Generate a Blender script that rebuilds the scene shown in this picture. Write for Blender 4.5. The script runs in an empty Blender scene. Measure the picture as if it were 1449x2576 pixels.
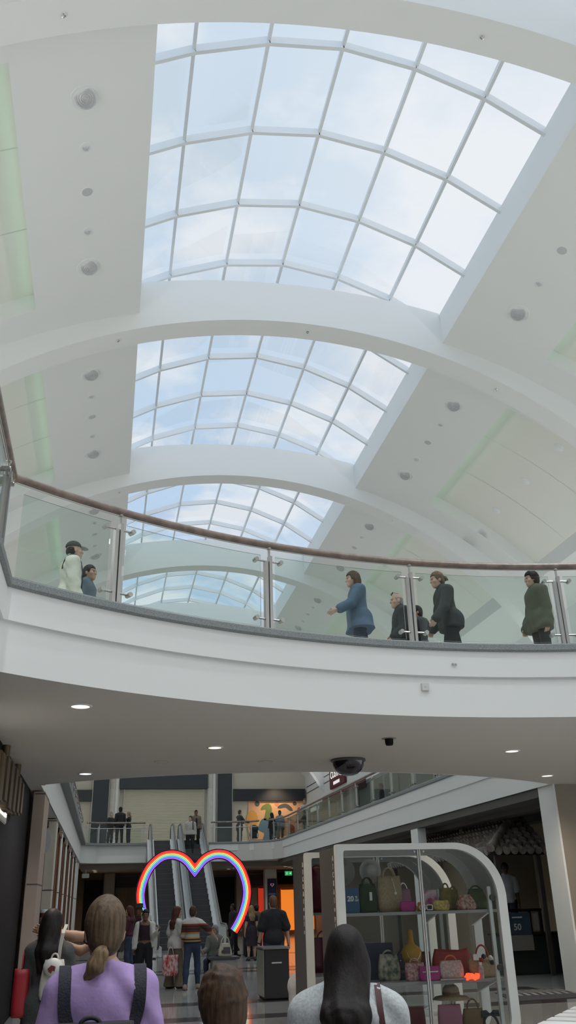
import bpy, bmesh, math, random
import numpy as np
from mathutils import Vector, Matrix
random.seed(7); RNG = np.random.default_rng(7)
scene = bpy.context.scene
COL = scene.collection
PI = math.pi
HF = 4.42          # finished level of the upper galleries
# ------------------------------------------------------------------ materials
MATS = {}
def mat(name, col, rough=0.6, metal=0.0, emit=None, estr=0.0, bump=0.0, bscale=80.0, var=0.0, vscale=6.0,
        col2=None, spec=0.5, stretch=None, coat=0.0):
    if name in MATS: return MATS[name]
    m = bpy.data.materials.new(name); m.use_nodes = True
    nt = m.node_tree; b = nt.nodes['Principled BSDF']
    b.inputs['Base Color'].default_value = (*col, 1); b.inputs['Roughness'].default_value = rough
    b.inputs['Metallic'].default_value = metal; b.inputs['Specular IOR Level'].default_value = spec
    if coat: b.inputs['Coat Weight'].default_value = coat
    if emit is not None:
        b.inputs['Emission Color'].default_value = (*emit, 1); b.inputs['Emission Strength'].default_value = estr
    if var or bump:
        tc = nt.nodes.new('ShaderNodeTexCoord'); src = tc.outputs['Object']
        if stretch:
            mp = nt.nodes.new('ShaderNodeMapping'); mp.inputs['Scale'].default_value = stretch
            nt.links.new(src, mp.inputs['Vector']); src = mp.outputs['Vector']
    if var:
        n = nt.nodes.new('ShaderNodeTexNoise'); n.inputs['Scale'].default_value = vscale; n.inputs['Detail'].default_value = 4
        nt.links.new(src, n.inputs['Vector'])
        r = nt.nodes.new('ShaderNodeValToRGB')
        c2 = col2 if col2 else tuple(max(0, c*(1-var)) for c in col)
        r.color_ramp.elements[0].position = .38; r.color_ramp.elements[1].position = .62
        r.color_ramp.elements[0].color = (*c2, 1); r.color_ramp.elements[1].color = (*col, 1)
        nt.links.new(n.outputs['Fac'], r.inputs['Fac']); nt.links.new(r.outputs['Color'], b.inputs['Base Color'])
    if bump:
        n2 = nt.nodes.new('ShaderNodeTexNoise'); n2.inputs['Scale'].default_value = bscale; n2.inputs['Detail'].default_value = 3
        nt.links.new(src, n2.inputs['Vector'])
        bp = nt.nodes.new('ShaderNodeBump'); bp.inputs['Strength'].default_value = bump; bp.inputs['Distance'].default_value = .02
        nt.links.new(n2.outputs['Fac'], bp.inputs['Height']); nt.links.new(bp.outputs['Normal'], b.inputs['Normal'])
    MATS[name] = m; return m
def glass(name, tint, refl=1.0, rough=0.02):
    m = bpy.data.materials.new(name); m.use_nodes = True; nt = m.node_tree; nt.nodes.clear()
    o = nt.nodes.new('ShaderNodeOutputMaterial'); mx = nt.nodes.new('ShaderNodeMixShader')
    t = nt.nodes.new('ShaderNodeBsdfTransparent'); t.inputs['Color'].default_value = (*tint, 1)
    g = nt.nodes.new('ShaderNodeBsdfGlossy'); g.inputs['Roughness'].default_value = rough
    f = nt.nodes.new('ShaderNodeFresnel'); f.inputs['IOR'].default_value = 1.35
    mu = nt.nodes.new('ShaderNodeMath'); mu.operation = 'MULTIPLY'; mu.inputs[1].default_value = refl
    nt.links.new(f.outputs[0], mu.inputs[0]); nt.links.new(mu.outputs[0], mx.inputs[0])
    nt.links.new(t.outputs[0], mx.inputs[1]); nt.links.new(g.outputs[0], mx.inputs[2]); nt.links.new(mx.outputs[0], o.inputs[0])
    MATS[name] = m; return m
def ramp_mat(name, axis, stops, rough=.8, bump=.0, wav=0.0):
    """stripes: colour by object coordinate along an axis; stops = [(pos, col)] constant"""
    m = bpy.data.materials.new(name); m.use_nodes = True; nt = m.node_tree; b = nt.nodes['Principled BSDF']
    b.inputs['Roughness'].default_value = rough
    tc = nt.nodes.new('ShaderNodeTexCoord'); sx = nt.nodes.new('ShaderNodeSeparateXYZ'); nt.links.new(tc.outputs['Object'], sx.inputs[0])
    src = sx.outputs[axis]
    if wav:
        nz = nt.nodes.new('ShaderNodeTexNoise'); nz.inputs['Scale'].default_value = 5; nt.links.new(tc.outputs['Object'], nz.inputs['Vector'])
        ma = nt.nodes.new('ShaderNodeMath'); ma.operation = 'MULTIPLY_ADD'; ma.inputs[1].default_value = wav
        nt.links.new(nz.outputs['Fac'], ma.inputs[0]); nt.links.new(src, ma.inputs[2]); src = ma.outputs[0]
    lo, hi = stops[0][0], stops[-1][0]
    mr = nt.nodes.new('ShaderNodeMapRange'); mr.inputs[1].default_value = lo; mr.inputs[2].default_value = hi + 1e-4
    nt.links.new(src, mr.inputs[0]); cr = nt.nodes.new('ShaderNodeValToRGB'); cr.color_ramp.interpolation = 'CONSTANT'
    e = cr.color_ramp.elements
    while len(e) < len(stops): e.new(0.5)
    for k, (p, c) in enumerate(stops):
        e[k].position = (p-lo)/(hi-lo); e[k].color = (*c, 1)
    nt.links.new(mr.outputs[0], cr.inputs[0]); nt.links.new(cr.outputs[0], b.inputs['Base Color'])
    MATS[name] = m; return m
# ------------------------------------------------------------------ objects
OFF = {}
def tag(o, label=None, cat=None, group=None, kind=None):
    if label: o['label'] = label
    if cat: o['category'] = cat
    if group: o['group'] = group
    if kind: o['kind'] = kind
    return o
def thing(name, label, cat, loc=(0, 0, 0), rotz=0.0, group=None):
    o = bpy.data.objects.new(name, None); o.empty_display_size = .1; COL.objects.link(o)
    o.location = loc; o.rotation_euler = (0, 0, rotz); OFF[o.name] = Vector(loc)
    return tag(o, label, cat, group)
def dup(root, loc, rotz=None, label=None):
    r = root.copy(); COL.objects.link(r); r.location = loc; OFF[r.name] = Vector(loc)
    if rotz is not None: r.rotation_euler = (0, 0, rotz)
    if label: r['label'] = label
    for ch in list(root.children):
        c = ch.copy(); COL.objects.link(c); c.parent = r
        for g in list(ch.children):
            d = g.copy(); COL.objects.link(d); d.parent = c
    return r
class MB:
    def __init__(s): s.v = []; s.f = []
    def add(s, vs, fs):
        n = len(s.v); s.v += [tuple(map(float, v)) for v in vs]; s.f += [tuple(i+n for i in f) for f in fs]; return s
    def box(s, x0, x1, y0, y1, z0, z1):
        return s.add([(x0,y0,z0),(x1,y0,z0),(x1,y1,z0),(x0,y1,z0),(x0,y0,z1),(x1,y0,z1),(x1,y1,z1),(x0,y1,z1)],
                     [(0,3,2,1),(4,5,6,7),(0,1,5,4),(1,2,6,5),(2,3,7,6),(3,0,4,7)])
    def bar(s, a, b, w, h, up=(0, 0, 1)):
        a, b = Vector(a), Vector(b); d = (b-a).normalized(); up = Vector(up)
        if abs(d.dot(up)) > .98: up = Vector((0, 1, 0))
        r = d.cross(up).normalized()*w/2; u = r.cross(d).normalized()*h/2
        vs = [p+i*r+j*u for p in (a, b) for (i, j) in ((-1,-1),(1,-1),(1,1),(-1,1))]
        return s.add(vs, [(0,1,2,3),(7,6,5,4),(0,4,5,1),(1,5,6,2),(2,6,7,3),(3,7,4,0)])
    def tube(s, pts, r, n=8, cap=True):
        pts = [Vector(p) for p in pts]; rs = r if hasattr(r, '__len__') else [r]*len(pts); prev = None; rings = []
        for i, p in enumerate(pts):
            d = (pts[min(i+1, len(pts)-1)] - pts[max(i-1, 0)]).normalized()
            if prev is None:
                u = Vector((0, 0, 1)) if abs(d.z) < .9 else Vector((1, 0, 0)); x = d.cross(u).normalized()
            else: x = (prev - d*prev.dot(d)).normalized()
            prev = x; y = d.cross(x)
            rings.append([p + rs[i]*(math.cos(2*PI*k/n)*x + math.sin(2*PI*k/n)*y) for k in range(n)])
        base = len(s.v)
        s.v += [tuple(v) for ring in rings for v in ring]
        for i in range(len(pts)-1):
            for k in range(n):
                s.f.append((base+i*n+k, base+i*n+(k+1) % n, base+(i+1)*n+(k+1) % n, base+(i+1)*n+k))
        if cap:
            s.f.append(tuple(base+k for k in reversed(range(n)))); s.f.append(tuple(base+(len(pts)-1)*n+k for k in range(n)))
        return s
    def lathe(s, prof, c=(0, 0, 0), n=20, axis='z', cap=False):
        base = len(s.v); c = Vector(c)
        for (r, h) in prof:
            for k in range(n):
                a = 2*PI*k/n; x, y = r*math.cos(a), r*math.sin(a)
                p = {'z': (x, y, h), 'y': (x, h, -y), 'x': (h, x, y)}[axis]; s.v.append(tuple(c+Vector(p)))
        for i in range(len(prof)-1):
            for k in range(n):
                s.f.append((base+i*n+k, base+i*n+(k+1) % n, base+(i+1)*n+(k+1) % n, base+(i+1)*n+k))
        if cap and prof[0][0] > 1e-4: s.f.append(tuple(base+k for k in reversed(range(n))))
        if cap and prof[-1][0] > 1e-4: s.f.append(tuple(base+(len(prof)-1)*n+k for k in range(n)))
        return s
    def prism(s, poly, a0, a1, axis='y'):
        """polygon extruded along an axis; poly in the two other axes (x,z)/(y,z)/(x,y)"""
        n = len(poly); f = {'y': lambda p, a: (p[0], a, p[1]), 'x': lambda p, a: (a, p[0], p[1]), 'z': lambda p, a: (p[0], p[1], a)}[axis]
        vs = [f(p, a0) for p in poly] + [f(p, a1) for p in poly]
        return s.add(vs, [tuple(range(n)), tuple(reversed(range(n, 2*n)))] + [(i, i+n, (i+1) % n+n, (i+1) % n) for i in range(n)])
    def ring(s, outer, inner, a0, a1, axis='y', closed=True):
        """frame between two outlines of equal count, extruded"""
        n = len(outer); f = {'y': lambda p, a: (p[0], a, p[1]), 'x': lambda p, a: (a, p[0], p[1]), 'z': lambda p, a: (p[0], p[1], a)}[axis]
        vs = [f(p, a) for a in (a0, a1) for p in list(outer)+list(inner)]; N = 2*n; fs = []
        for i in range(n if closed else n-1):
            j = (i+1) % n
            fs += [(i, j, n+j, n+i), (N+i, N+n+i, N+n+j, N+j), (i, N+i, N+j, j), (n+i, n+j, N+n+j, N+n+i)]
        if not closed: fs += [(0, n, N+n, N), (n-1, N+n-1, N+N-1, N-1)]
        return s.add(vs, fs)
    def sweep(s, prof, path, closed_prof=True):
        """prof: (outward offset, z); path: XY points, outward = right-hand side of travel"""
        m = len(prof); base = len(s.v); path = [Vector((p[0], p[1])) for p in path]; K = len(path)
        for i, p in enumerate(path):
            d0 = (p-path[i-1]).normalized() if i else (path[1]-p).normalized()
            d1 = (path[i+1]-p).normalized() if i < K-1 else d0
            n0 = Vector((d0.y, -d0.x)); n1 = Vector((d1.y, -d1.x)); nn = (n0+n1)
            nn = nn/max(.25, (1+n0.dot(n1)))
            for (o, z) in prof: q = p+nn*o; s.v.append((q.x, q.y, z))
        for i in range(K-1):
            for k in range(m if closed_prof else m-1):
                k2 = (k+1) % m; s.f.append((base+i*m+k, base+i*m+k2, base+(i+1)*m+k2, base+(i+1)*m+k))
        if closed_prof:
            s.f.append(tuple(base+k for k in reversed(range(m)))); s.f.append(tuple(base+(K-1)*m+k for k in range(m)))
        return s
    def sphere(s, c, r, nu=14, nv=9):
        r = r if hasattr(r, '__len__') else (r, r, r); base = len(s.v)
        for j in range(nv+1):
            t = PI*j/nv
            for i in range(nu):
                a = 2*PI*i/nu; s.v.append((c[0]+r[0]*math.sin(t)*math.cos(a), c[1]+r[1]*math.sin(t)*math.sin(a), c[2]+r[2]*math.cos(t)))
        for j in range(nv):
            for i in range(nu):
                s.f.append((base+j*nu+i, base+(j+1)*nu+i, base+(j+1)*nu+(i+1) % nu, base+j*nu+(i+1) % nu))
        return s
    def build(s, name, m, parent=None, smooth=False, bevel=0.0, local=False):
        me = bpy.data.meshes.new(name); off = Vector((0, 0, 0))
        if parent is not None and not local: off = OFF.get(parent.name, off)
        me.from_pydata([(x-off.x, y-off.y, z-off.z) for x, y, z in s.v], [], s.f)
        o = bpy.data.objects.new(name, me); COL.objects.link(o)
        if m is not None: me.materials.append(m)
        bm = bmesh.new(); bm.from_mesh(me); bmesh.ops.remove_doubles(bm, verts=bm.verts, dist=1e-5)
        bmesh.ops.dissolve_degenerate(bm, edges=bm.edges, dist=1e-6)
        bmesh.ops.recalc_face_normals(bm, faces=bm.faces)
        if bevel:
            bmesh.ops.bevel(bm, geom=[e for e in bm.edges if e.is_manifold and e.calc_face_angle(0) > .6], offset=bevel, segments=2, affect='EDGES', clamp_overlap=True)
        bm.to_mesh(me); bm.free()
        if smooth:
            for p in me.polygons: p.use_smooth = True
            if smooth != 'all': me.set_sharp_from_angle(angle=math.radians(38))
        if parent is not None:
            o.parent = parent; OFF[o.name] = off
        else: OFF[o.name] = Vector((0, 0, 0))
        return o
def struct(name, mb, m, parent=None, smooth=False, bevel=0.0):
    o = mb.build(name, m, parent, smooth, bevel)
    if parent is None: o['kind'] = 'structure'
    return o
def area(name, loc, rot, sx, sy, power, col=(1, 1, 1)):
    l = bpy.data.lights.new(name, 'AREA'); l.shape = 'RECTANGLE'; l.size = sx; l.size_y = sy; l.energy = power; l.color = col
    o = bpy.data.objects.new(name, l); COL.objects.link(o); o.location = loc; o.rotation_euler = rot; return o
def spot(name, loc, power, col, ang=2.2, size=.08):
    l = bpy.data.lights.new(name, 'SPOT'); l.energy = power; l.color = col; l.spot_size = ang; l.spot_blend = .8; l.shadow_soft_size = size
    o = bpy.data.objects.new(name, l); COL.objects.link(o); o.location = loc; return o
def text_mesh(txt, size, depth=.004, bold=0.0, extra=None):
    """text as mesh verts/faces in XZ plane facing -Y, origin centred"""
    c = bpy.data.curves.new('t', 'FONT'); c.body = txt; c.size = size; c.extrude = depth; c.offset = bold; c.align_x = 'CENTER'; c.align_y = 'CENTER'
    c.resolution_u = 3
    if extra: extra(c)
    o = bpy.data.objects.new('t', c); COL.objects.link(o)
    dg = bpy.context.evaluated_depsgraph_get(); dg.update(); me = o.evaluated_get(dg).to_mesh()
    vs = [(v.co.x, -v.co.z, v.co.y) for v in me.vertices]; fs = [tuple(p.vertices) for p in me.polygons]
    o.evaluated_get(dg).to_mesh_clear(); bpy.data.objects.remove(o); bpy.data.curves.remove(c)
    return vs, fs
def put_text(mb, txt, size, M, depth=.004, bold=0.0, sx=1.0, sz=1.0):
    vs, fs = text_mesh(txt, size, depth, bold); mb.add([M @ Vector((x*sx, y, z*sz)) for x, y, z in vs], fs); return mb
# ------------------------------------------------------------------ common materials
white = mat('white_paint', (.80, .81, .80), .65, bump=.02, bscale=40)
white_rib = mat('white_plaster', (.82, .83, .82), .7, bump=.02, bscale=25)
cream = mat('cream_plaster', (.78, .78, .72), .75, bump=.03, bscale=20)
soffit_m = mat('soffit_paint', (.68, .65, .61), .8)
alu = mat('white_aluminium', (.80, .82, .83), .4)
steel = mat('brushed_steel', (.44, .435, .42), .30, metal=1.0, bump=.02, bscale=200, stretch=(1, 1, .05))
chrome = mat('chrome', (.7, .7, .7), .15, metal=1)
rail_m = mat('brown_handrail', (.27, .20, .165), .32, var=.35, vscale=9, stretch=(1, 1, 1))
cope_m = mat('grey_speckled_coping', (.32, .345, .345), .9, var=.4, vscale=120, bump=.25, bscale=160)
stone = mat('beige_stone', (.60, .57, .50), .55, var=.08, vscale=3)
taupe = mat('taupe_wall', (.30, .26, .21), .8)
black = mat('black_panel', (.011, .0105, .012), .6, spec=.12)
charcoal = mat('charcoal_cladding', (.035, .042, .048), .5)
darkgap = mat('dark_gap', (.10, .10, .10), .9)
grey_dark = mat('dark_grey', (.10, .095, .09), .6)
lens_glow = mat('warm_lamp_glow', (1, .9, .75), .5, emit=(1, .82, .55), estr=1.9)
lens_cool = mat('cool_lamp_glow', (1, 1, 1), .5, emit=(.93, .92, 1), estr=2)
sky_glass = glass('skylight_glass', (.94, .955, .965), .12, .03)
rail_glass = glass('balustrade_glass', (.90, .945, .925), .8, .02)
shop_glass = glass('shop_glass', (.93, .95, .95), .6, .02)
edge_m = mat('glass_edge', (.55, .68, .63), .25)
grey_lens = mat('grey_lens', (.58, .59, .60), .3, metal=.15)
CX, CZ, RP = 3.66, 1.34, 13.0
def vz(dx, R=RP, cz=CZ): return cz + math.sqrt(R*R - dx*dx)
RIBY = [8.07 + 8.03*(i-1) for i in range(-1, 8)]       # front faces of the arched ribs
Y0, Y1 = -9.0, 62.0
XL, XR = -6.28, 13.60
# ------------------------------------------------------------------ floor
def floor_mat():
    m = bpy.data.materials.new('polished_tile'); m.use_nodes = True; nt = m.node_tree; b = nt.nodes['Principled BSDF']
    tc = nt.nodes.new('ShaderNodeTexCoord'); sx = nt.nodes.new('ShaderNodeSeparateXYZ'); nt.links.new(tc.outputs['Object'], sx.inputs[0])
    br = nt.nodes.new('ShaderNodeTexBrick'); br.inputs['Scale'].default_value = 1; br.inputs['Brick Width'].default_value = .9
    br.inputs['Row Height'].default_value = .9; br.inputs['Mortar Size'].default_value = .006; br.offset = 0
    br.inputs['Color1'].default_value = (.42, .42, .41, 1); br.inputs['Color2'].default_value = (.36, .36, .355, 1); br.inputs['Mortar'].default_value = (.22, .22, .22, 1)
    nt.links.new(tc.outputs['Object'], br.inputs['Vector'])
    n = nt.nodes.new('ShaderNodeTexNoise'); n.inputs['Scale'].default_value = 2.5; n.inputs['Detail'].default_value = 6; nt.links.new(tc.outputs['Object'], n.inputs['Vector'])
    mr = nt.nodes.new('ShaderNodeMapRange'); mr.inputs[3].default_value = .05; mr.inputs[4].default_value = .13; nt.links.new(n.outputs['Fac'], mr.inputs[0])
    nt.links.new(mr.outputs[0], b.inputs['Roughness']); nt.links.new(br.outputs['Color'], b.inputs['Base Color'])
    b.inputs['Specular IOR Level'].default_value = .8
    return m
tile_m = floor_mat(); band_m = mat('dark_floor_band', (.085, .075, .075), .14, spec=.7)
struct('floor', MB().box(-9, 17, Y0, Y1, -.3, 0), tile_m)
fb = MB()
for yb in (15.2, 17.5, 25.2, 26.3, 33.5): fb.box(-1.0, 8.3, yb, yb+.55, .0005, .003)
struct('trim_1', fb, band_m)
# ------------------------------------------------------------------ vault
def arc_strip(mb, s, a, b, y0, y1, R, n=10):
    pts = [a+(b-a)*k/n for k in range(n+1)]
    vs = [(CX+s*d, y, vz(d, R)) for d in pts for y in (y0, y1)]
    mb.add(vs, [(2*k, 2*k+1, 2*k+3, 2*k+2) for k in range(n)])
def arc_wall(mb, s, a, b, y, Ra, Rb, n=10):
    pts = [a+(b-a)*k/n for k in range(n+1)]
    vs = [(CX+s*d, y, vz(d, R)) for d in pts for R in (Ra, Rb)]
    mb.add(vs, [(2*k, 2*k+1, 2*k+3, 2*k+2) for k in range(n)])
DA, DB, DC, DD = 3.61, 5.74, 9.10, 9.96
ceil = MB(); ups = MB(); rec = MB(); joints = MB(); RR = 13.38
for s in (-1, 1):
    arc_strip(ceil, s, DA, DB, Y0, Y1, RP, 6); arc_strip(ceil, s, DC, DD, Y0, Y1, RP, 4)
    ys = [Y0]
    for i in range(len(RIBY)):
        y0 = RIBY[i]+1.30; y1 = (RIBY[i+1] if i+1 < len(RIBY) else Y1-.3)-.85
        if y1-y0 < 2: continue
        arc_strip(ceil, s, DB, DC, ys[-1], y0, RP, 8); ys.append(y1)
        arc_strip(rec, s, DB, DC, y0, y1, RR, 10)
        arc_wall(ceil, s, DB, DC, y0, RP, RR); arc_wall(ceil, s, DB, DC, y1, RP, RR)
        for d in (DB, DC):
            ceil.add([(CX+s*d, y0, vz(d)), (CX+s*d, y1, vz(d)), (CX+s*d, y1, vz(d, RR)), (CX+s*d, y0, vz(d, RR))], [(0, 1, 2, 3)])
        for q in (1, 2):
            yy_ = y0+(y1-y0)*q/3
            arc_strip(joints, s, DB+.01, DC-.01, yy_-.008, yy_+.008, RR-.006, 10)
    arc_strip(ceil, s, DB, DC, ys[-1], Y1, RP, 8)
    # upstand between ceiling panel and glazing
    ups.add([(CX+s*DA, Y0, vz(DA)-.001), (CX+s*DA, Y1, vz(DA)-.001), (CX+s*DA, Y1, 14.66), (CX+s*DA, Y0, 14.66)], [(0, 1, 2, 3)])
struct('ceiling', ceil, white, smooth=True)
struct('trim_40', ups, white)
struct('ceiling_recess', rec, cream, smooth=True)
struct('trim_2', joints, mat('joint_line', (.68, .68, .62), .9))
# ribs
NR = 48
for i, y in enumerate(RIBY):
    inner, outer = [], []
    ds = sorted(set([round(-9.94+19.88*k/NR, 4) for k in range(NR+1)] + [-3.615, -3.605, 3.605, 3.615]))
    for d in ds:
        inner.append((CX+d, 2.7+math.sqrt(11.3**2-d*d)))
        outer.append((CX+d, 15.1-.4*(d/3.61)**2 if abs(d) <= 3.61 else vz(d, 13.06)))
    struct('trim_%d' % (i+3), MB().ring(outer, inner, y, y+.6, 'y', closed=False), white_rib, smooth=True)
# skylights
GX = [-.62, .71, 2.06, 3.47, 4.87, 6.19, 7.45]; GZ = [14.62, 15.40, 15.94, 16.13, 15.89, 15.37, 14.56]
for i in range(len(RIBY)):
    ya = RIBY[i]+.3; yb = RIBY[i+1]+.3 if i+1 < len(RIBY) else Y1
    if i == 0: ya = Y0
    fr = MB(); pn = MB()
    for k in range(7):
        fr.bar((GX[k], ya, GZ[k]-.02), (GX[k], yb, GZ[k]-.02), .065, .10)
    yt = 16.5-2.0075*20
    while yt < yb:
        if yt >= ya:
            for k in range(6):
                fr.bar((GX[k], yt, GZ[k]-.05), (GX[k+1], yt, GZ[k+1]-.05), .075, .17)
        yt += 2.0075
    for k in range(6):
        pn.add([(GX[k], ya, GZ[k]+.04), (GX[k+1], ya, GZ[k+1]+.04), (GX[k+1], yb, GZ[k+1]+.04), (GX[k], yb, GZ[k]+.04)], [(0, 1, 2, 3)])
    w = struct('window_%d' % (i+1), fr, alu)
    p = pn.build('pane', sky_glass, w)
# ------------------------------------------------------------------ walls
def wall(name, x0, x1, y0, y1, z0, z1, m): return struct(name, MB().box(x0, x1, y0, y1, z0, z1), m)
wall_far_m = mat('far_wall', (.60, .56, .47), .8)
wall('wall_far', XL-.3, XR+.3, Y1, Y1+.3, 0, 16.6, wall_far_m)
wall('wall_back', XL-.3, XR+.3, Y0-.3, Y0, 0, 16.6, white)
# gable of glazing ends is closed by the two end walls; upper side walls
wl = MB().box(XL-.3, XL, Y0, Y1, HF, 9.75); struct('wall_left_upper', wl, white)
wr = MB().box(XR, XR+.3, Y0, Y1, 7.55, 9.75); struct('wall_right_upper', wr, white)
gl = MB()
for z in (8.55, 8.95): gl.box(XR-.02, XR, 44, 61.5, z, z+.05)
struct('trim_12', gl, darkgap)
# ------------------------------------------------------------------ galleries: slab + fascia + coping
FAS = [(-.012, 3.62), (0, 3.62), (0, 4.085), (-.007, 4.09), (-.007, 4.105), (.035, 4.11), (.035, 4.43), (-.012, 4.43)]
COP = [(-.22, 4.43), (.05, 4.43), (.075, 4.45), (.075, 4.515), (.05, 4.535), (-.22, 4.535)]
BC, BR = (4.20, 1.18), 8.73
def arcpts(c, R, a0, a1, n): return [(c[0]+R*math.sin(math.radians(a0+(a1-a0)*k/n)), c[1]+R*math.cos(math.radians(a0+(a1-a0)*k/n))) for k in range(n+1)]
aL = math.degrees(math.atan2(-1.10-BC[0], math.sqrt(BR**2-(1.10+BC[0])**2))); aR = math.degrees(math.asin((8.5-BC[0])/BR))
near_arc = arcpts(BC, BR, aL, aR, 40)
FC, FR = (3.65, 22.45), 7.8
fL = math.degrees(math.asin((-1.2-FC[0])/FR)); fR = math.degrees(math.asin((8.5-FC[0])/FR))
far_arc = [(FC[0]+FR*math.sin(math.radians(a)), FC[1]-FR*math.cos(math.radians(a))) for a in np.linspace(fL, fR, 33)]
path_near = [(-1.10, Y0)] + near_arc + [(8.5, Y0)]
path_left = [(8.5, 16.45)] and list(reversed(far_arc))
path_far_left = [(1.98, 46.6), (-.45, 46.6), (-1.2, 45.8), (-1.2, far_arc[0][1])]
path_far_right = [(8.5, far_arc[-1][1])] + [(8.5, 43.6)] + [(8.5-2.3*(1-math.cos(a)), 44.3+2.3*math.sin(a)) for a in np.linspace(0, PI/2, 9)] + [(5.12, 46.6)]
def ring_path(name_f, name_c, path):
    struct(name_f, MB().sweep(FAS, path), white, smooth=True); struct(name_c, MB().sweep(COP, path), cope_m, smooth=True)
# near edge of the bridge (travel so that outward = towards the hall opening)
ring_path('wall_bridge', 'trim_13', path_near)
ring_path('wall_bridge_rear', 'trim_14', list(reversed(far_arc)))
ring_path('wall_gallery_left', 'trim_15', path_far_left)
ring_path('wall_gallery_right', 'trim_16', list(reversed(path_far_right))[::-1] if False else path_far_right[::-1])
# slabs
def slab(name, poly, z0, z1, m): return struct(name, MB().prism(poly, z0, z1, 'z'), m)
bm_ = MB(); NB = 40
xs = [-1.12+(9.64)*k/NB for k in range(NB+1)]
ny = lambda x: BC[1]+math.sqrt((BR+.012)**2-(x-BC[0])**2) if abs(x-BC[0]) < BR+.012 else BC[1]
fy = lambda x: FC[1]-math.sqrt((FR+.012)**2-(x-FC[0])**2)+.0
for k in range(NB):
    a, b = xs[k], xs[k+1]
    vs = [(x, y, z) for z in (3.624, HF) for (x, y) in ((a, ny(a)), (b, ny(b)), (b, fy(b)), (a, fy(a)))]
    bm_.add(vs, [(0, 3, 2, 1), (4, 5, 6, 7), (0, 1, 5, 4), (2, 3, 7, 6)])
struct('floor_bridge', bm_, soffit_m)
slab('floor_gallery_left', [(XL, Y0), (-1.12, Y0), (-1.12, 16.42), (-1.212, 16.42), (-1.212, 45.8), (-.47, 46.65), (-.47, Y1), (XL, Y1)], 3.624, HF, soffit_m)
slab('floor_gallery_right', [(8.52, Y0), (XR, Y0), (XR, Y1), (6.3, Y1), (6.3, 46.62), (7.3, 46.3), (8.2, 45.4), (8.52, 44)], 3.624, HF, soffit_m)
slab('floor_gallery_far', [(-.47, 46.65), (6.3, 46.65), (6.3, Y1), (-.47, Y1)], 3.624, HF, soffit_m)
# ------------------------------------------------------------------ ceiling fixtures
ORD = ['first', 'second', 'third', 'fourth', 'fifth', 'sixth', 'seventh']
def on_vault(d, R=RP): return Vector((CX+d, 0, vz(d, R)))
def proto_gimbal(label):
    t = thing('gimbal_downlight', label, 'downlight', group='large adjustable downlights in the vault')
    m = MB(); m.lathe([(.208, -.004), (.242, -.012), (.252, 0), (.242, .006), (.208, .006), (.208, -.004)], n=32); m.build('trim_ring', alu, t, True, local=True)
    c = MB(); c.lathe([(.206, -.002), (.200, .12), (.02, .13)], n=28); c.build('recess_cup', mat('cup_grey', (.42, .43, .44), .5), t, True, local=True)
    R = Matrix.Rotation(math.radians(-18), 4, 'X') @ Matrix.Rotation(math.radians(9), 4, 'Y')
    h = MB(); h.lathe([(.03, .08), (.165, .06), (.182, -.04), (.176, -.046), (.172, -.04)], n=28); h.v = [tuple(R @ Vector(v)) for v in h.v]; h.build('lamp_drum', alu, t, True, local=True)
    l = MB(); l.lathe([(.173, -.04), (.147, -.05), (.139, -.034), (.112, -.047), (.104, -.032), (.077, -.046), (.069, -.031), (.042, -.044), (.034, -.03), (.001, -.04)], n=28)
    l.v = [tuple(R @ Vector(v)) for v in l.v]; l.build('ribbed_lens', grey_lens, t, True, local=True)
    return t
def proto_small(label):
    t = thing('small_downlight', label, 'downlight', group='small spotlights in the vault')
    m = MB(); m.lathe([(.065, -.003), (.115, -.01), (.123, 0), (.065, .004), (.065, -.003)], n=24); m.build('trim_ring', alu, t, True, local=True)
    R = Matrix.Rotation(math.radians(-22), 4, 'X')
    l = MB(); l.lathe([(.064, .02), (.062, -.014), (.045, -.002), (.02, -.018), (.001, -.02)], n=20); l.v = [tuple(R @ Vector(v)) for v in l.v]; l.build('lens', grey_lens, t, True, local=True)
    return t
def proto_speaker(label):
    t = thing('ceiling_speaker', label, 'speaker', group='round speaker grilles in the vault')
    m = MB(); m.lathe([(.001, -.012), (.085, -.012), (.10, -.007), (.105, 0)], n=24); m.build('grille', mat('grille_grey', (.55, .56, .57), .7, bump=.2, bscale=400), t, True, local=True)
    r = MB(); r.lathe([(.10, -.006), (.116, -.008), (.122, 0), (.10, .002)], n=24); r.build('rim', alu, t, True, local=True)
    return t
PR = {}
BAYW = {1: 'the nearest skylight', 2: 'the second skylight', 3: 'the third skylight', 4: 'the fourth skylight'}
def place_fix(kind, side, bay, k):
    word = {'g': 'large tilting downlight', 's': 'small recessed spotlight', 'p': 'round speaker grille'}[kind]
    pos = {0: 'nearest the camera end', 1: 'second from the camera end', 2: 'in the middle', 3: 'second from the far end', 4: 'at the far end'}[k]
    label = '%s %s of the row %s of %s' % (word, pos, 'left' if side < 0 else 'right', BAYW[bay])
    fn = {'g': proto_gimbal, 's': proto_small, 'p': proto_speaker}[kind]
    d = 4.68; y = RIBY[bay+1] + [2.12, 3.14, 4.16, 5.19, 6.21][k]
    p = on_vault(side*d); loc = (p.x, y, p.z)
    if kind not in PR: PR[kind] = r = fn(label); r.location = loc
    else: r = dup(PR[kind], loc, label=label)
    r.rotation_euler = (0, side*math.asin(d/RP), 0)
for side, bay, ks in ((-1, 1, range(5)), (-1, 2, range(5)), (-1, 3, range(5)), (1, 1, (2, 3, 4)), (1, 2, range(5)), (1, 3, range(5)), (1, 4, range(5))):
    for k in ks: place_fix('gspsg'[k], side, bay, k)
PC = None
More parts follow.
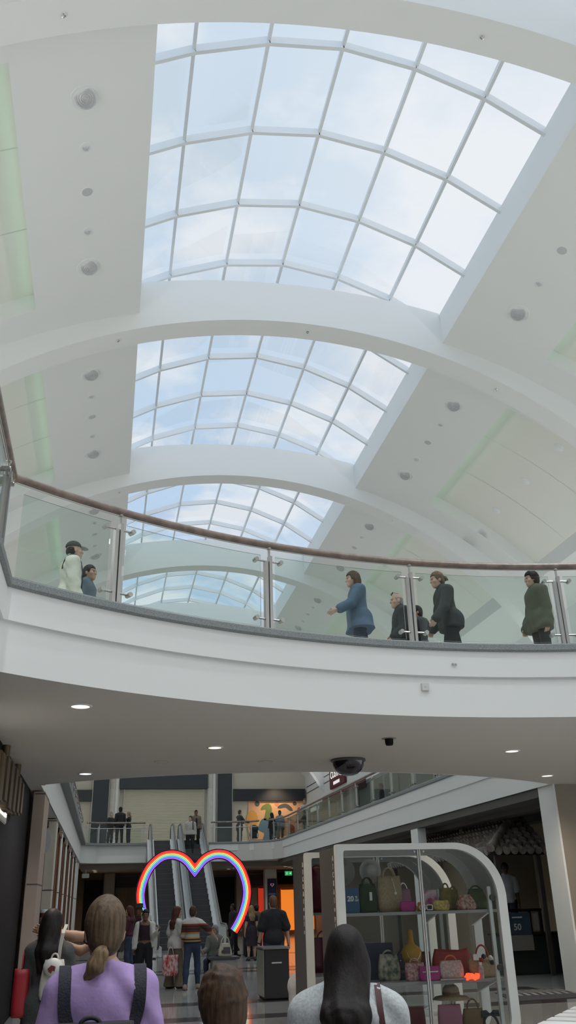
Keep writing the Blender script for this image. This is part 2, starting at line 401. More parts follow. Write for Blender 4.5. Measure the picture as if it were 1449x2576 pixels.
for j, (bay, k) in enumerate([(2, 0), (2, 1), (2, 2), (3, 0), (3, 1)]):
    d = 7.5; y = RIBY[bay+1] + 2.1 + 2.03*k; p = on_vault(d, RR)
    label = 'plain white round ceiling cap, %s along the recessed right vault' % ORD[j]
    if PC is None:
        PC = thing('blank_ceiling_fitting', label, 'ceiling fitting', group='blank round caps in the recessed right vault')
        m = MB(); m.lathe([(.001, -.03), (.10, -.028), (.125, -.012), (.13, 0)], n=24); m.build('cover_disc', alu, PC, True, local=True)
        m = MB(); m.lathe([(.125, -.010), (.14, -.010), (.145, 0), (.125, 0)], n=24); m.build('rim', white, PC, True, local=True); r = PC; r.location = (p.x, y, p.z)
    else: r = dup(PC, (p.x, y, p.z), label=label)
    r.rotation_euler = (0, math.asin(d/RR), 0)
PS = None
for j, (rib, d) in enumerate([(1, 1.4), (1, -4.9), (2, .35), (2, -4.05), (2, 5.0), (3, -3.9), (3, 4.9)]):
    z = 2.7+math.sqrt(11.3**2-d*d); y = RIBY[rib+1]+.3
    label = 'tiny sprinkler head on the %s side of the underside of the %s arched rib' % ('right' if d > 0 else 'left', {1: 'nearest', 2: 'second', 3: 'third'}[rib])
    if rib == 2 and d == .35: label = 'tiny sprinkler head at the crown of the second arched rib'
    if PS is None:
        PS = thing('sprinkler_head', label, 'sprinkler', group='sprinkler heads under the arched ribs'); r = PS; r.location = (CX+d, y, z)
        MB().lathe([(.035, 0), (.035, -.006), (.012, -.01), (.012, -.04), (.02, -.045), (.001, -.05)], n=12).build('nozzle', chrome, PS, True, local=True)
        MB().lathe([(.04, .002), (.046, -.003), (.03, -.006)], n=12).build('escutcheon', alu, PS, True, local=True)
    else: r = dup(PS, (CX+d, y, z), label=label)
# ------------------------------------------------------------------ underside of the bridge
def down_disc(x, y, z, r, label, cool=False, power=0, grp='round lamps in the bridge soffit', name='soffit_downlight'):
    t = thing(name, label, 'downlight', (x, y, z), group=grp)
    MB().lathe([(r*.86, -.012), (r*1.0, -.014), (r*1.12, 0), (r*.86, .0)], n=28).build('trim_ring', alu, t, True, local=True)
    MB().lathe([(.001, -.010), (r*.86, -.010), (r*.86, -.004)], n=28).build('lamp_lens', lens_cool if cool else lens_glow, t, True, local=True)
    if power: spot('soffit_spot', (x, y, z-.05), power, (.95, .95, 1) if cool else (1, .86, .68), 2.6)
ZS = 3.624
down_disc(-.36, 9.62, ZS, .115, 'warm round lamp in the bridge soffit, nearest on the left', power=130)
down_disc(1.41, 12.24, ZS, .105, 'warm round lamp in the middle of the bridge soffit', power=130)
down_disc(-.40, 14.88, ZS, .11, 'cool white round lamp in the bridge soffit above the left shopfronts', cool=True, power=130)
down_disc(5.92, 12.38, ZS, .11, 'warm round lamp in the bridge soffit, right of the camera domes', power=130)
down_disc(7.84, 15.08, ZS, .11, 'warm round lamp in the bridge soffit by the white column', power=130)
t = thing('dome_camera', 'large black security camera dome under the bridge', 'security camera', (3.61, 13.30, ZS+.006))
MB().lathe([(.27, 0), (.275, -.03), (.255, -.045)], n=32).build('base_ring', mat('dome_ring', (.09, .09, .10), .4), t, True, local=True)
MB().lathe([(.25, -.04), (.24, -.10), (.20, -.17), (.14, -.22), (.07, -.245), (.001, -.25)], n=32).build('dome', mat('smoked_dome', (.012, .012, .02), .08, coat=.5), t, 'all', local=True)
t = thing('soffit_sensor', 'small black sensor under the bridge, above the camera dome', 'sensor', (3.69, 11.42, ZS+.006))
MB().lathe([(.10, 0), (.10, -.012), (.06, -.016)], n=24).build('base_plate', mat('sensor_base', (.35, .34, .33), .6), t, True, local=True)
MB().lathe([(.058, -.01), (.055, -.08), (.045, -.10), (.001, -.102)], n=24).build('sensor_body', black, t, True, local=True)
# socket box and small label plate on the fascia
t = thing('junction_box', 'small white square junction box on the bridge fascia', 'junction box', (3.70, 9.90, 3.97))
MB().box(-.048, .048, -.035, .0, -.048, .048).build('housing', mat('box_white', (.62, .62, .59), .5), t, bevel=.006, local=True)
MB().lathe([(.001, -.003), (.008, -.003), (.008, 0)], (0, -.036, 0), 10, 'y').build('screw', chrome, t, True, local=True)
t = thing('fascia_clip', 'tiny grey clip on the bridge fascia above the square box', 'clip', (4.10, 9.865, 4.255))
MB().box(-.03, -.008, -.012, 0, -.01, .012).build('bracket', steel, t, local=True); MB().box(.008, .03, -.012, 0, -.01, .012).build('bracket', steel, t, local=True)
for (x, y, l) in ((.75, 13.6, 'left'), (2.35, 13.55, 'right')):
    t = thing('soffit_vent', 'flush grey round cover plate in the bridge soffit, %s one' % l, 'cover plate', (x, y, ZS))
    MB().lathe([(.001, -.006), (.09, -.006), (.10, 0)], n=24).build('cover', soffit_m, t, True, local=True)
    MB().lathe([(.10, -.004), (.112, -.004), (.116, 0)], n=24).build('rim', mat('rim_grey', (.4, .39, .37), .7), t, True, local=True)
# ------------------------------------------------------------------ balustrades
def panel(mb, path, z0, z1, th=.012):
    K = len(path); vs = []
    for i, p in enumerate(path):
        p = Vector(p); a = Vector(path[max(i-1, 0)]); b = Vector(path[min(i+1, K-1)]); d = (b-a).normalized(); n = Vector((d.y, -d.x))*th/2
        for s in (-1, 1):
            for z in (z0, z1): q = p+n*s; vs.append((q.x, q.y, z))
    fs = []
    for i in range(K-1):
        a, b = 4*i, 4*i+4
        fs += [(a, b, b+1, a+1), (a+2, a+3, b+3, b+2), (a+1, b+1, b+3, a+3), (a, a+2, b+2, b)]
    fs += [(0, 1, 3, 2), (4*K-4, 4*K-2, 4*K-1, 4*K-3)]
    return mb.add(vs, fs)
def glass_panel(path, z0, z1, parent):
    mb = MB(); panel(mb, path, z0, z1); o = mb.build('glass_panel', rail_glass, parent); o.data.materials.append(edge_m)
    for p in o.data.polygons:
        if abs(p.normal.z) > .8: p.material_index = 1
    return o
def post(x, y, ang, parent, fine=True, h=1.0, base=4.535, clamps=True):
    """stanchion of two flat bars; ang = heading of the balustrade line (radians from +X)"""
    T = Matrix.Translation((x, y, base)) @ Matrix.Rotation(ang, 4, 'Z')
    m = MB()
    def bx(x0, x1, y0, y1, z0, z1):
        b = MB().box(x0, x1, y0, y1, z0, z1); b.v = [tuple(T @ Vector(v)) for v in b.v]; m.add(b.v, b.f)
    bx(-.046, -.004, -.03, .03, 0, .80*h); bx(.004, .042, -.045, .02, 0, .86*h)
    m.tube([T @ Vector((.02, 0, .84*h)), T @ Vector((.02, 0, .96*h))], .015, 10); m.tube([T @ Vector((.02, 0, .95*h)), T @ Vector((.02, 0, .985*h))], .03, 12)
    bx(-.07, .07, -.05, .05, -.002, .010)
    o = m.build('post', steel, parent, True)
    for zc in ((.13*h, .80*h) if clamps else ()):
        for s in (-1, 1):
            c = MB(); c.tube([T @ Vector((s*.05, -.01, zc)), T @ Vector((s*.17, -.01, zc))], .013, 8)
            c.tube([T @ Vector((s*.165, -.055, zc)), T @ Vector((s*.165, .03, zc))], [.026, .026], 14)
            if fine: c.tube([T @ Vector((s*.155, -.01, zc)), T @ Vector((s*.185, -.01, zc))], .022, 10)
            k = c.build('glass_clamp', steel, o, True)
    return o
RC = 8.80
def rp(a, R=RC): return (BC[0]+R*math.sin(math.radians(a)), BC[1]+R*math.cos(math.radians(a)))
root = thing('glass_balustrade', 'curved glass balustrade with brown handrail along the near edge of the bridge', 'balustrade', (*rp(0), 4.535), group='gallery balustrades')
angs = [-29.0, -16.3, -3.65, 9.5, 22.2]; a0, a1 = -37.0, 29.5; RZ = 5.625
MB().tube([(*rp(a), RZ) for a in np.linspace(a0-.3, a1, 44)], .046, 12).build('handrail', rail_m, root, True)
MB().tube([(*rp(a), RZ-.046) for a in np.linspace(a0-.1, a1, 44)], .012, 8).build('rail_core', steel, root, True)
for a in angs: post(*rp(a), -math.radians(a), root, h=1.09)
lim = [a0-.1] + angs + [a1]
for a, b in zip(lim[:-1], lim[1:]):
    glass_panel([rp(x) for x in np.linspace(a+.65, b-.65, 12)], 4.585, 5.48, root)
xl = -1.14
root = thing('glass_balustrade', 'short straight stretch of glass balustrade running toward the camera at the left edge', 'balustrade', (xl, 5, 4.535), group='gallery balustrades')
c0 = rp(a0)
MB().tube([(xl, 2.0, RZ), (xl, c0[1]-.07, RZ)], .046, 12).build('handrail', rail_m, root, True)
MB().tube([(xl, 2.0, RZ-.046), (xl, c0[1]-.07, RZ-.046)], .012, 8).build('rail_core', steel, root, True)
for y in (7.72, 5.85, 3.9): post(xl, y, PI/2, root, h=1.09)
for a, b in ((6.0, 7.57), (4.05, 5.7)): glass_panel([(xl, a), (xl, b)], 4.585, 5.48, root)
# far galleries
def straight(label, path, posts, ang, second=False, fine=False):
    root = thing('glass_balustrade', label, 'balustrade', (path[0][0], path[0][1], 4.535), group='gallery balustrades')
    MB().tube([(*p, 5.50) for p in path], .045, 10).build('handrail', rail_m, root, True)
    if second: MB().tube([(*p, 5.24) for p in path], .022, 8).build('middle_rail', steel, root, True)
    for i, (x, y) in enumerate(posts): post(x, y, ang(x, y), root, fine, clamps=not second)
    for a, b in zip(posts[:-1], posts[1:]):
        a_, b_ = Vector(a), Vector(b); d = (b_-a_).normalized()*.1; glass_panel([tuple(a_+d), tuple(b_-d)], 4.585, 5.20 if second else 5.40, root)
rx = 8.62
yr = [43.3-2.06*k for k in range(13)]
cpts = [(8.62-2.2*(1-math.cos(a)), 43.9+2.3*math.sin(a)*1.2) for a in np.linspace(0, PI/2, 9)]
straight('long glass balustrade with brown handrail along the right-hand gallery', [(rx, 17.4)] + [(rx, 43.4)] + cpts[1:5], [(rx, y) for y in yr][::-1] + [cpts[3]], lambda x, y: PI/2)
straight('glass balustrade with double rail right of the escalators', [cpts[5], cpts[6], cpts[7], (6.4, 46.75), (5.22, 46.75)], [cpts[6], (6.72, 46.72), (5.34, 46.75)], lambda x, y: 0, True)
straight('glass balustrade with double rail left of the escalators', [(-1.0, 46.3), (-.4, 46.75), (1.9, 46.75)], [(-.95, 46.25), (-.4, 46.75), (.85, 46.75), (1.80, 46.75)], lambda x, y: 0, True)
straight('long glass balustrade seen edge-on along the left-hand gallery', [(-1.19, 17.0), (-1.19, 45.7)], [(-1.19, 17.2+2.05*k) for k in range(14)], lambda x, y: PI/2)
# ------------------------------------------------------------------ end wall of the upper level (Y = 62)
K = 62/52.0
def SX(x): return x*K
def SZ(z): return 1.62+(z-1.62)*K
YE = 62.0
def shopfront_part(name, label, x0, x1, z0, z1, m, cat, d=.12, parts=None):
    t = thing(name, label, cat, ((x0+x1)/2, YE, z0)); MB().box(x0, x1, YE-d, YE-.0005, z0, z1).build('panel', m, t, bevel=.01)
    fr = MB(); fr.box(x0-.03, x0, YE-d-.02, YE-.0005, z0, z1); fr.box(x1, x1+.03, YE-d-.02, YE-.0005, z0, z1); fr.build('edge_trim', grey_dark, t); return t
beam = charcoal
t = thing('roller_shutter', 'closed cream roller shutter above the escalators', 'roller shutter', (SX(3.1), YE, HF))
sx0, sx1, sz1 = SX(.86), SX(5.35), SZ(7.74)
sh = MB(); n = 46; hh = (sz1-HF)/n
for k in range(n):
    z = HF+k*hh; sh.prism([(YE-.06, z), (YE-.085, z+hh*.2), (YE-.095, z+hh*.5), (YE-.085, z+hh*.8), (YE-.06, z+hh), (YE-.02, z+hh), (YE-.02, z)], sx0, sx1, 'x')
sh.build('slat_curtain', mat('shutter_cream', (.62, .58, .45), .55), t)
MB().box(sx0, sx1, YE-.12, YE-.01, HF, HF+.12).build('bottom_bar', mat('shutter_bar', (.45, .42, .33), .5), t)
for x in (sx0-.06, sx1): MB().box(x, x+.06, YE-.14, YE-.0005, HF, sz1).build('guide_rail', stone, t)
shopfront_part('shop_fascia', 'wide dark fascia board above the cream shutter', SX(.62), SX(5.52), SZ(7.74), SZ(8.75), beam, 'fascia board', .4)
shopfront_part('shop_fascia', 'short dark fascia board at the far left of the upper level', SX(-2.3), SX(-.98), SZ(7.08), SZ(7.70), beam, 'fascia board', .3)
shopfront_part('shop_fascia', 'long dark fascia board above the colourful mural', SX(7.10), SX(11.30), SZ(7.06), SZ(7.72), mat('black_blue', (.02, .022, .03), .5), 'fascia board', .3)
for x0, x1, l in ((-.90, -.02, 'left'), (6.14, 7.0, 'right')):
    t = thing('dark_pilaster', 'tall dark flat pilaster %s of the cream shutter' % l, 'pilaster', (SX((x0+x1)/2), YE, HF)); MB().box(SX(x0), SX(x1), YE-.25, YE-.0005, HF, SZ(9.2)).build('cladding', beam, t, bevel=.02)
    MB().box(SX(x0)-.04, SX(x0), YE-.27, YE-.0005, HF, SZ(9.2)).add([], []).box(SX(x1), SX(x1)+.04, YE-.27, YE-.0005, HF, SZ(9.2)).build('edge_strip', stone, t)
for x0, x1, l in ((.02, .60, 'left'), (5.54, 6.10, 'right')):
    xc = SX((x0+x1)/2); r = SX(x1-x0)/2
    t = thing('stone_column', 'round pale stone column on the %s side of the shutter' % l, 'column', (xc, YE-.15, HF))
    MB().lathe([(r, HF), (r, SZ(7.75)-.02), (r-.015, SZ(7.75)), (r, SZ(7.75)+.02), (r, SZ(9.2))], (xc, YE-.15, 0), 24, 'z').build('shaft', stone, t, True)
    MB().box(xc+r*.15, xc+r*.6, YE-.15-r-.03, YE-.15-r*.5, HF, SZ(9.2)).build('metal_strip', mat('pale_metal', (.66, .65, .62), .35, metal=.6), t)
# mural: plain invented blobs
x0, x1, z0, z1 = SX(7.96), SX(11.2), SZ(4.98), SZ(7.06)
t = thing('mural', 'colourful mural of soft rounded blobs on peach ground', 'mural', ((x0+x1)/2, YE, z0))
MB().box(x0, x1, YE-.10, YE-.0005, z0, z1).build('board', mat('mural_peach', (.78, .42, .26), .7, var=.25, vscale=.6, col2=(.85, .50, .22)), t)
def blob(cx, cz, pts, m, nm='painted_blob'):
    W, Hh = x1-x0, z1-z0; poly = [(x0+W*(cx+dx), z0+Hh*(cz+dz)) for dx, dz in pts]; P = []
    for i in range(len(poly)):
        a, b, c, d = [Vector(poly[(i+j) % len(poly)]) for j in (-1, 0, 1, 2)]
        for s in (0, .25, .5, .75): P.append(tuple(.5*(2*b+(c-a)*s+(2*a-5*b+4*c-d)*s*s+(3*b-a-3*c+d)*s**3)))
    MB().prism(P, YE-.112, YE-.10, 'y').build(nm, m, t)
circ = lambda r, k=8, e=1.55: [(r*math.cos(2*PI*i/k), e*r*math.sin(2*PI*i/k)) for i in range(k)]
G = mat('mural_green', (.20, .24, .07), .7); B = mat('mural_blue', (.10, .20, .27), .7); DKM = mat('mural_dark', (.10, .11, .10), .7); R_ = mat('mural_red', (.70, .18, .08), .7); YM = mat('mural_ochre', (.72, .36, .08), .7)
blob(.33, .72, [(-.09, .12), (-.02, .2), (.06, .2), (.1, .05), (.05, -.18), (-.05, -.22), (-.03, -.08), (-.02, .05), (-.1, .04)], G)
blob(.28, .2, [(-.1, .05), (-.05, .3), (.05, .33), (.12, .2), (.2, .3), (.25, -.1), (.1, -.22), (-.02, -.22), (0, -.05)], B)
blob(.66, .84, [(-.13, -.02), (-.08, .06), (.03, .09), (.12, 0), (.15, -.1), (.09, -.1), (.02, -.02), (-.08, -.04)], DKM)
blob(.16, .93, circ(.045), DKM); blob(.85, .93, circ(.035), DKM); blob(.13, .12, circ(.05), R_); blob(.52, .92, circ(.04), mat('mural_coral', (.75, .28, .20), .7)); blob(.07, .52, circ(.1, 8, 2.4), YM); blob(.80, .3, circ(.06, 8, 3.5), R_); blob(.93, .6, circ(.055, 8, 4.2), mat('mural_plum', (.30, .10, .11), .7))
sp = spot('mural_lamp', (SX(9.6), YE-2.0, SZ(8.1)), 260, (1, .75, .5), 1.7); sp.rotation_euler = (math.radians(32), 0, 0)
# upper right shops: glazed front, coffee-shop sign
t = thing('shop_glazing', 'row of pale glazed shopfronts along the upper right gallery', 'shopfront', (XR+.1, 35, HF))
MB().box(XR+.02, XR+.05, 5, 61.9, HF, 7.54).build('glass_pane', mat('pale_glazing', (.42, .47, .42), .15, spec=.6), t)
for k in range(24): MB().box(XR-.015, XR+.07, 5+2.4*k, 5.12+2.4*k, HF, 7.54).build('mullion', alu if k % 3 else mat('dark_mullion', (.14, .13, .12), .5), t)
MB().box(XR-.015, XR+.07, 5, 61.9, 7.4, 7.54).build('transom', alu, t)
t = thing('coffee_shop_sign', 'dark red sign with white lettering over the upper right shops', 'sign', (XR-.1, 52.6, 7.6))
red = mat('sign_maroon', (.13, .012, .022), .5)
MB().box(XR-.16, XR-.02, 50.6, 54.2, 7.95, 9.15).build('sign_board', red, t, bevel=.02)
MB().box(XR-.14, XR-.02, 46.6, 56.4, 7.2, 7.75).build('fascia_band', red, t)
Mx = Matrix.Translation((XR-.165, 52.75, 8.72)) @ Matrix.Rotation(-PI/2, 4, 'Z')
put_text(MB(), 'COSTA', .62, Mx, .01, .008, sx=1.15).build('lettering', mat('sign_white', (.9, .9, .88), .5, emit=(1, 1, 1), estr=.5), t)
MB().tube([(XR-.17, 51.25, 8.45), (XR-.17, 51.25, 8.95)], .07, 8).build('bean_mark', MATS['sign_white'], t)
MB().box(XR-.18, XR-.16, 51.7, 53.2, 8.12, 8.30).build('subtitle_bar', MATS['sign_white'], t)
t = thing('shop_fascia', 'grey fascia strip with small white sign beyond the red band, upper right', 'fascia board', (XR-.1, 58.5, 7.2))
MB().box(XR-.12, XR-.02, 56.6, 61.5, 7.05, 7.5).build('panel', mat('sage_grey', (.26, .30, .28), .6), t); MB().box(XR-.14, XR-.12, 57.5, 60, 7.15, 7.4).build('sign_strip', MATS['sign_white'], t)
# ------------------------------------------------------------------ ground level, far end below the gallery
YG = 53.0; KG = YG/50
struct('wall_far_ground', MB().box(-6, 17, YG, YG+.2, 0, 3.7), mat('brown_wall', (.20, .125, .075), .7))
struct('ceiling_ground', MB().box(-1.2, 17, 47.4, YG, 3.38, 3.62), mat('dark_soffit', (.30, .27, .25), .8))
def gx(x): return x*KG
def gz(z): return 1.62+(z-1.62)*KG
def gpanel(name, label, cat, x0, x1, z0, z1, m, d=.1, pn='panel'):
    t = thing(name, label, cat, ((gx(x0)+gx(x1))/2, YG, gz(z0) if z0 > .01 else 0)); MB().box(gx(x0), gx(x1), YG-d, YG-.0005, gz(z0) if z0 > .01 else 0, gz(z1)).build(pn, m, t, bevel=.008)
    MB().box(gx(x0), gx(x1), YG-d-.012, YG-d+.02, gz(z1)-.05, gz(z1)).build('top_trim', grey_dark, t); return t
gpanel('dark_shop_opening', 'black shop opening at the far left of the ground level', 'shopfront', -1.0, -.05, 0, 3.0, black)
gpanel('dark_shop_opening', 'black shop opening just right of the escalators', 'shopfront', 5.77, 6.88, 0, 3.02, black)
gpanel('header_board', 'dark header board over the brown shopfront, left of the escalators', 'fascia board', .60, 1.95, 2.58, 3.15, mat('dark_maroon', (.035, .025, .028), .6))
gpanel('header_board', 'dark header board above the orange screen', 'fascia board', 9.25, 11.25, 2.55, 3.2, black)
gpanel('header_board', 'dark header board behind the right side of the neon heart', 'fascia board', 7.3, 8.45, 2.5, 3.12, MATS['dark_maroon'])
gpanel('brown_shop_panel', 'plain brown timber shopfront left of the escalators', 'shopfront', .60, 1.95, 0, 2.57, mat('timber_brown', (.17, .115, .06), .6, var=.2, vscale=2, stretch=(3, 3, .3)))
for (a, b, l) in ((0, .55, 'between the black opening and the brown shopfront, ground level'), (6.94, 7.24, 'slim and pale behind the right lobe of the neon heart')):
    t = thing('ground_column', 'dim stone column ' + l, 'column', (gx((a+b)/2), YG-.3, 0))
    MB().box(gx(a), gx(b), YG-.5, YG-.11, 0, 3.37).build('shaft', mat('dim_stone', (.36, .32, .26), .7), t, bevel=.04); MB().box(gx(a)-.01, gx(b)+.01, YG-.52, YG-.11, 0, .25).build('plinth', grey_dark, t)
gpanel('pale_shop_panel', 'pale green-grey shop panel behind the blonde woman', 'shopfront', 7.5, 8.1, 0, 2.45, mat('pale_panel', (.33, .31, .24), .7))
gpanel('red_shop_panel', 'glowing red panel left of the white column', 'light panel', 8.18, 8.55, 0, 2.42, mat('red_glow', (.7, .06, .03), .5, emit=(1, .07, .03), estr=.35))
gpanel('orange_screen', 'large glowing orange screen at the back right of the ground level', 'screen', 9.42, 11.2, .30, 2.32, mat('orange_glow', (.8, .25, .03), .4, emit=(1, .26, .03), estr=.75))
t = thing('white_column', 'square white column carrying a blue banner', 'column', (gx(8.85), YG-.9, 0))
MB().box(8.86, 9.52, YG-1.3, YG-.7, 0, 3.38).build('shaft', white, t, bevel=.02); MB().box(8.84, 9.54, YG-1.32, YG-.68, 0, .18).build('plinth', grey_dark, t)
t = thing('blue_banner', 'blue banner with a pink heart mark on the white column', 'banner', (9.25, YG-1.32, 1.4))
MB().box(8.98, 9.50, YG-1.345, YG-1.305, 1.0, 2.88).build('panel', mat('banner_blue', (.025, .035, .12), .5), t, bevel=.01)
hp = [(9.25+.11*(16*math.sin(a)**3)/16, 2.56+.10*(13*math.cos(a)-5*math.cos(2*a)-2*math.cos(3*a)-math.cos(4*a))/16) for a in np.linspace(0, 2*PI, 25)[:-1]]
hi = [(9.25+(x-9.25)*.55, 2.565+(z-2.565)*.55) for x, z in hp]
MB().ring(hp, hi, YG-1.352, YG-1.344, 'y').build('heart_mark', mat('mark_pink', (.75, .35, .40), .5, emit=(1, .4, .4), estr=.2), t)
MB().box(9.05, 9.43, YG-1.352, YG-1.344, 2.06, 2.13).build('caption_bar', mat('caption_blue', (.20, .27, .5), .5), t)
t = thing('exit_sign', 'small green emergency exit sign hanging below the far soffit', 'exit sign', (gx(9.42), 50.6, 3.05))
ex = gx(9.42); MB().box(ex-.20, ex+.20, 50.58, 50.63, 3.0, 3.22).build('sign_box', mat('exit_green', (.02, .30, .10), .4, emit=(.05, .6, .2), estr=.5), t)
wm = mat('exit_white', (.85, .95, .88), .4, emit=(.8, 1, .85), estr=.6)
m = MB(); m.box(ex+.04, ex+.11, 50.57, 50.58, 3.10, 3.125); m.prism([(ex+.10, 3.06), (ex+.16, 3.11), (ex+.10, 3.16)], 50.57, 50.58, 'y'); m.build('arrow', wm, t)
m = MB(); m.tube([(ex-.09, 50.575, 3.17), (ex-.09, 50.575, 3.185)], .022, 8); m.bar((ex-.09, 50.575, 3.15), (ex-.10, 50.575, 3.09), .03, .01); m.bar((ex-.10, 50.575, 3.10), (ex-.06, 50.575, 3.04), .022, .01); m.bar((ex-.10, 50.575, 3.10), (ex-.14, 50.575, 3.05), .022, .01); m.bar((ex-.10, 50.575, 3.14), (ex-.04, 50.575, 3.12), .018, .01); m.build('running_figure', wm, t)
m = MB(); m.tube([(ex-.12, 50.6, 3.22), (ex-.12, 50.6, 3.38)], .008, 6); m.tube([(ex+.12, 50.6, 3.22), (ex+.12, 50.6, 3.38)], .008, 6); m.build('hanger', chrome, t)
for j, (x, y) in enumerate([(-.52, 48.3), (-.50, 49.6), (-.49, 50.8), (6.6, 50.2), (6.75, 48.9), (9.35, 48.2), (9.8, 49.3), (10.2, 50.4)]):
    l = ['front lamp of the row of three in the far soffit, left', 'middle lamp of the row of three in the far soffit, left', 'rear lamp of the row of three in the far soffit, left', 'rear lamp of the pair in the far soffit seen inside the neon heart', 'front lamp of the pair in the far soffit seen inside the neon heart',
         'front lamp of the three by the white column, far soffit', 'middle lamp of the three by the white column, far soffit', 'rear lamp of the three by the white column, far soffit'][j]
    down_disc(x, y, 3.38, .115, l, cool=False, power=90 if j in (1, 4, 6) else 0, grp='small lamps in the far soffit', name='far_downlight')
# ------------------------------------------------------------------ escalators
YB0, YB1 = 38.7, 46.5
def ez(y): return 0 if y < YB0 else min(4.5, (y-YB0)*4.5/(YB1-YB0))
def esc_poly(lo, hi, ya=37.2, yb=47.6, n=8):
    top = [(y, ez(y)+hi) for y in [ya, YB0, YB1, yb]]; bot = [(y, max(0.0, ez(y)+lo)) for y in [ya, YB0, YB1, yb]]
    return top, bot
esc_steel = mat('escalator_steel', (.66, .68, .68), .4, metal=.35); esc_white = mat('escalator_white', (.72, .74, .74), .5)
step_m = mat('escalator_step', (.085, .085, .09), .55, metal=.3, bump=.3, bscale=60, stretch=(1, .01, .01)); rubber = mat('grey_rubber', (.10, .10, .10), .4)
def escalator(label, x0, xa, xb, x1):
    t = thing('escalator', label, 'escalator', ((x0+x1)/2, 42, 0), group='pair of escalators')
    st = MB(); y = 37.6; 
    st.box(xa, xb, 37.2, YB0, .0, .012)
    k = 0; dy = .40; dz = 4.5/((YB1-YB0)/dy)
    poly = [(YB0, 0)]
    while YB0+k*dy < YB1-.01:
        yy_ = YB0+k*dy; poly += [(yy_, (k+1)*dz), (yy_+dy, (k+1)*dz)]; k += 1
    poly += [(YB1+1.4, 4.5), (YB1+1.4, 4.3), (YB1+.3, 4.2), (YB0+.8, 0)]
    st.prism(poly, xa, xb, 'x'); st.build('steps', step_m, t)
    for j in range(k): MB().box(xa, xb, YB0+j*dy-.012, YB0+j*dy+.03, (j+1)*dz-.012, (j+1)*dz+.003).build('step_nosing', mat('step_edge', (.13, .13, .13), .5), t)
    for s, (a, b) in ((-1, (x0, xa)), (1, (xb, x1))):
        w = b-a; xm = (a+b)/2
        top, bot = esc_poly(-.55, .16); MB().prism(top+bot[::-1], a, b, 'x').build('truss_side', esc_white, t)
        for q in (.12, .5, .88):
            top, bot = esc_poly(.16, .20 if q == .5 else .19); MB().prism(top+bot[::-1], a+w*q-.035, a+w*q+.035, 'x').build('deck_strip', esc_steel, t)
        top, bot = esc_poly(.18, .88, 37.0, 47.75); MB().prism(top+bot[::-1], xm-.02, xm+.02, 'x').build('balustrade_panel', esc_white, t)
        pts = [(xm, 37.3, .12), (xm, 36.85, .22), (xm, 36.68, .5), (xm, 36.85, .8), (xm, 37.2, .92), (xm, YB0, .93)] + [(xm, yy_, ez(yy_)+.93) for yy_ in np.linspace(YB0+.5, YB1-.2, 6)] + [(xm, YB1+.2, 5.43), (xm, 47.8, 5.42), (xm, 48.1, 5.25), (xm, 48.2, 4.95), (xm, 48.1, 4.7)]
        MB().tube(pts, .042, 10).build('handrail', rubber, t, 'all')
        pts2 = [(p[0], p[1], p[2]-.06) for p in pts[4:-4]]; MB().tube(pts2, .035, 8).build('handrail_guide', esc_steel, t, 'all')
    return t
escalator('left-hand escalator with empty dark steps', 2.0, 2.32, 3.12, 3.44)
escalator('right-hand escalator, two men riding near its top', 3.50, 3.84, 4.60, 4.98)
# ------------------------------------------------------------------ neon heart
RH = [(3.13, 2.94), (3.26, 3.10), (3.39, 3.22), (3.54, 3.31), (3.69, 3.37), (3.85, 3.405), (4.0, 3.41), (4.16, 3.395), (4.32, 3.35), (4.48, 3.265), (4.62, 3.15), (4.75, 3.03), (4.85, 2.90), (4.93, 2.76), (4.99, 2.62), (5.07, 2.40), (5.11, 2.21), (5.13, 2.02), (5.115, 1.83), (5.08, 1.64), (5.02, 1.44), (4.95, 1.25), (4.87, 1.08), (4.78, .92), (4.70, .80), (4.63, .70)]
HC = 3.13; YH = 33.0
def off_curve(d):
    pts = [Vector(p) for p in RH]; out = []
    for i, p in enumerate(pts):
        a = pts[max(i-1, 0)]; b = pts[min(i+1, len(pts)-1)]; t_ = (b-a).normalized(); n = Vector((t_.y, -t_.x)); q = p+n*d
        if q.x >= HC-.02 or i > 3: out.append(q)
    # meet the mirror axis
    a, b = out[0], out[1]
    if a.x > HC+.005: out.insert(0, Vector((HC, a.y-(a.x-HC)*(b.y-a.y)/(b.x-a.x)*1.0)))
    else: out[0] = Vector((HC, a.y))
    return out
def full(d):
    r = off_curve(d); return [Vector((2*HC-p.x, p.y)) for p in reversed(r[1:])] + r
t = thing('neon_heart', 'big rainbow neon heart outline standing in front of the escalators', 'neon sign', (HC, YH, 0))
NT = [('red', (1, .03, .04)), ('orange', (1, .10, .03)), ('yellow', (1, .72, .25)), ('green', (.22, .95, .50)), ('blue', (.12, .34, 1)), ('violet', (.50, .10, 1))]
bk = [(.5, .0, .01), (.5, .02, .0), (.18, .10, .01), (.0, .10, .03), (.01, .05, .35), (.10, .01, .38)]
bo, bi = off_curve(-.045), off_curve(.30)
def ribbon(d0, d1, ya, yb, m, nm):
    A, B = full(d0), full(d1)
    # resample to the same count
    def rs(L, n=70):
        ds = [0]
        for p, q in zip(L[:-1], L[1:]): ds.append(ds[-1]+(q-p).length)
        out = []
        for k in range(n):
            s = ds[-1]*k/(n-1)
            for i in range(len(ds)-1):
                if ds[i+1] >= s-1e-9: f = (s-ds[i])/max(1e-9, ds[i+1]-ds[i]); out.append(L[i].lerp(L[i+1], f)); break
        return out
    return MB().ring([tuple(p) for p in rs(A)], [tuple(p) for p in rs(B)], ya, yb, 'y', closed=False).build(nm, m, t)
ribbon(-.045, .30, YH, YH+.06, mat('heart_backing', (.02, .012, .02), .5), 'backing_board')
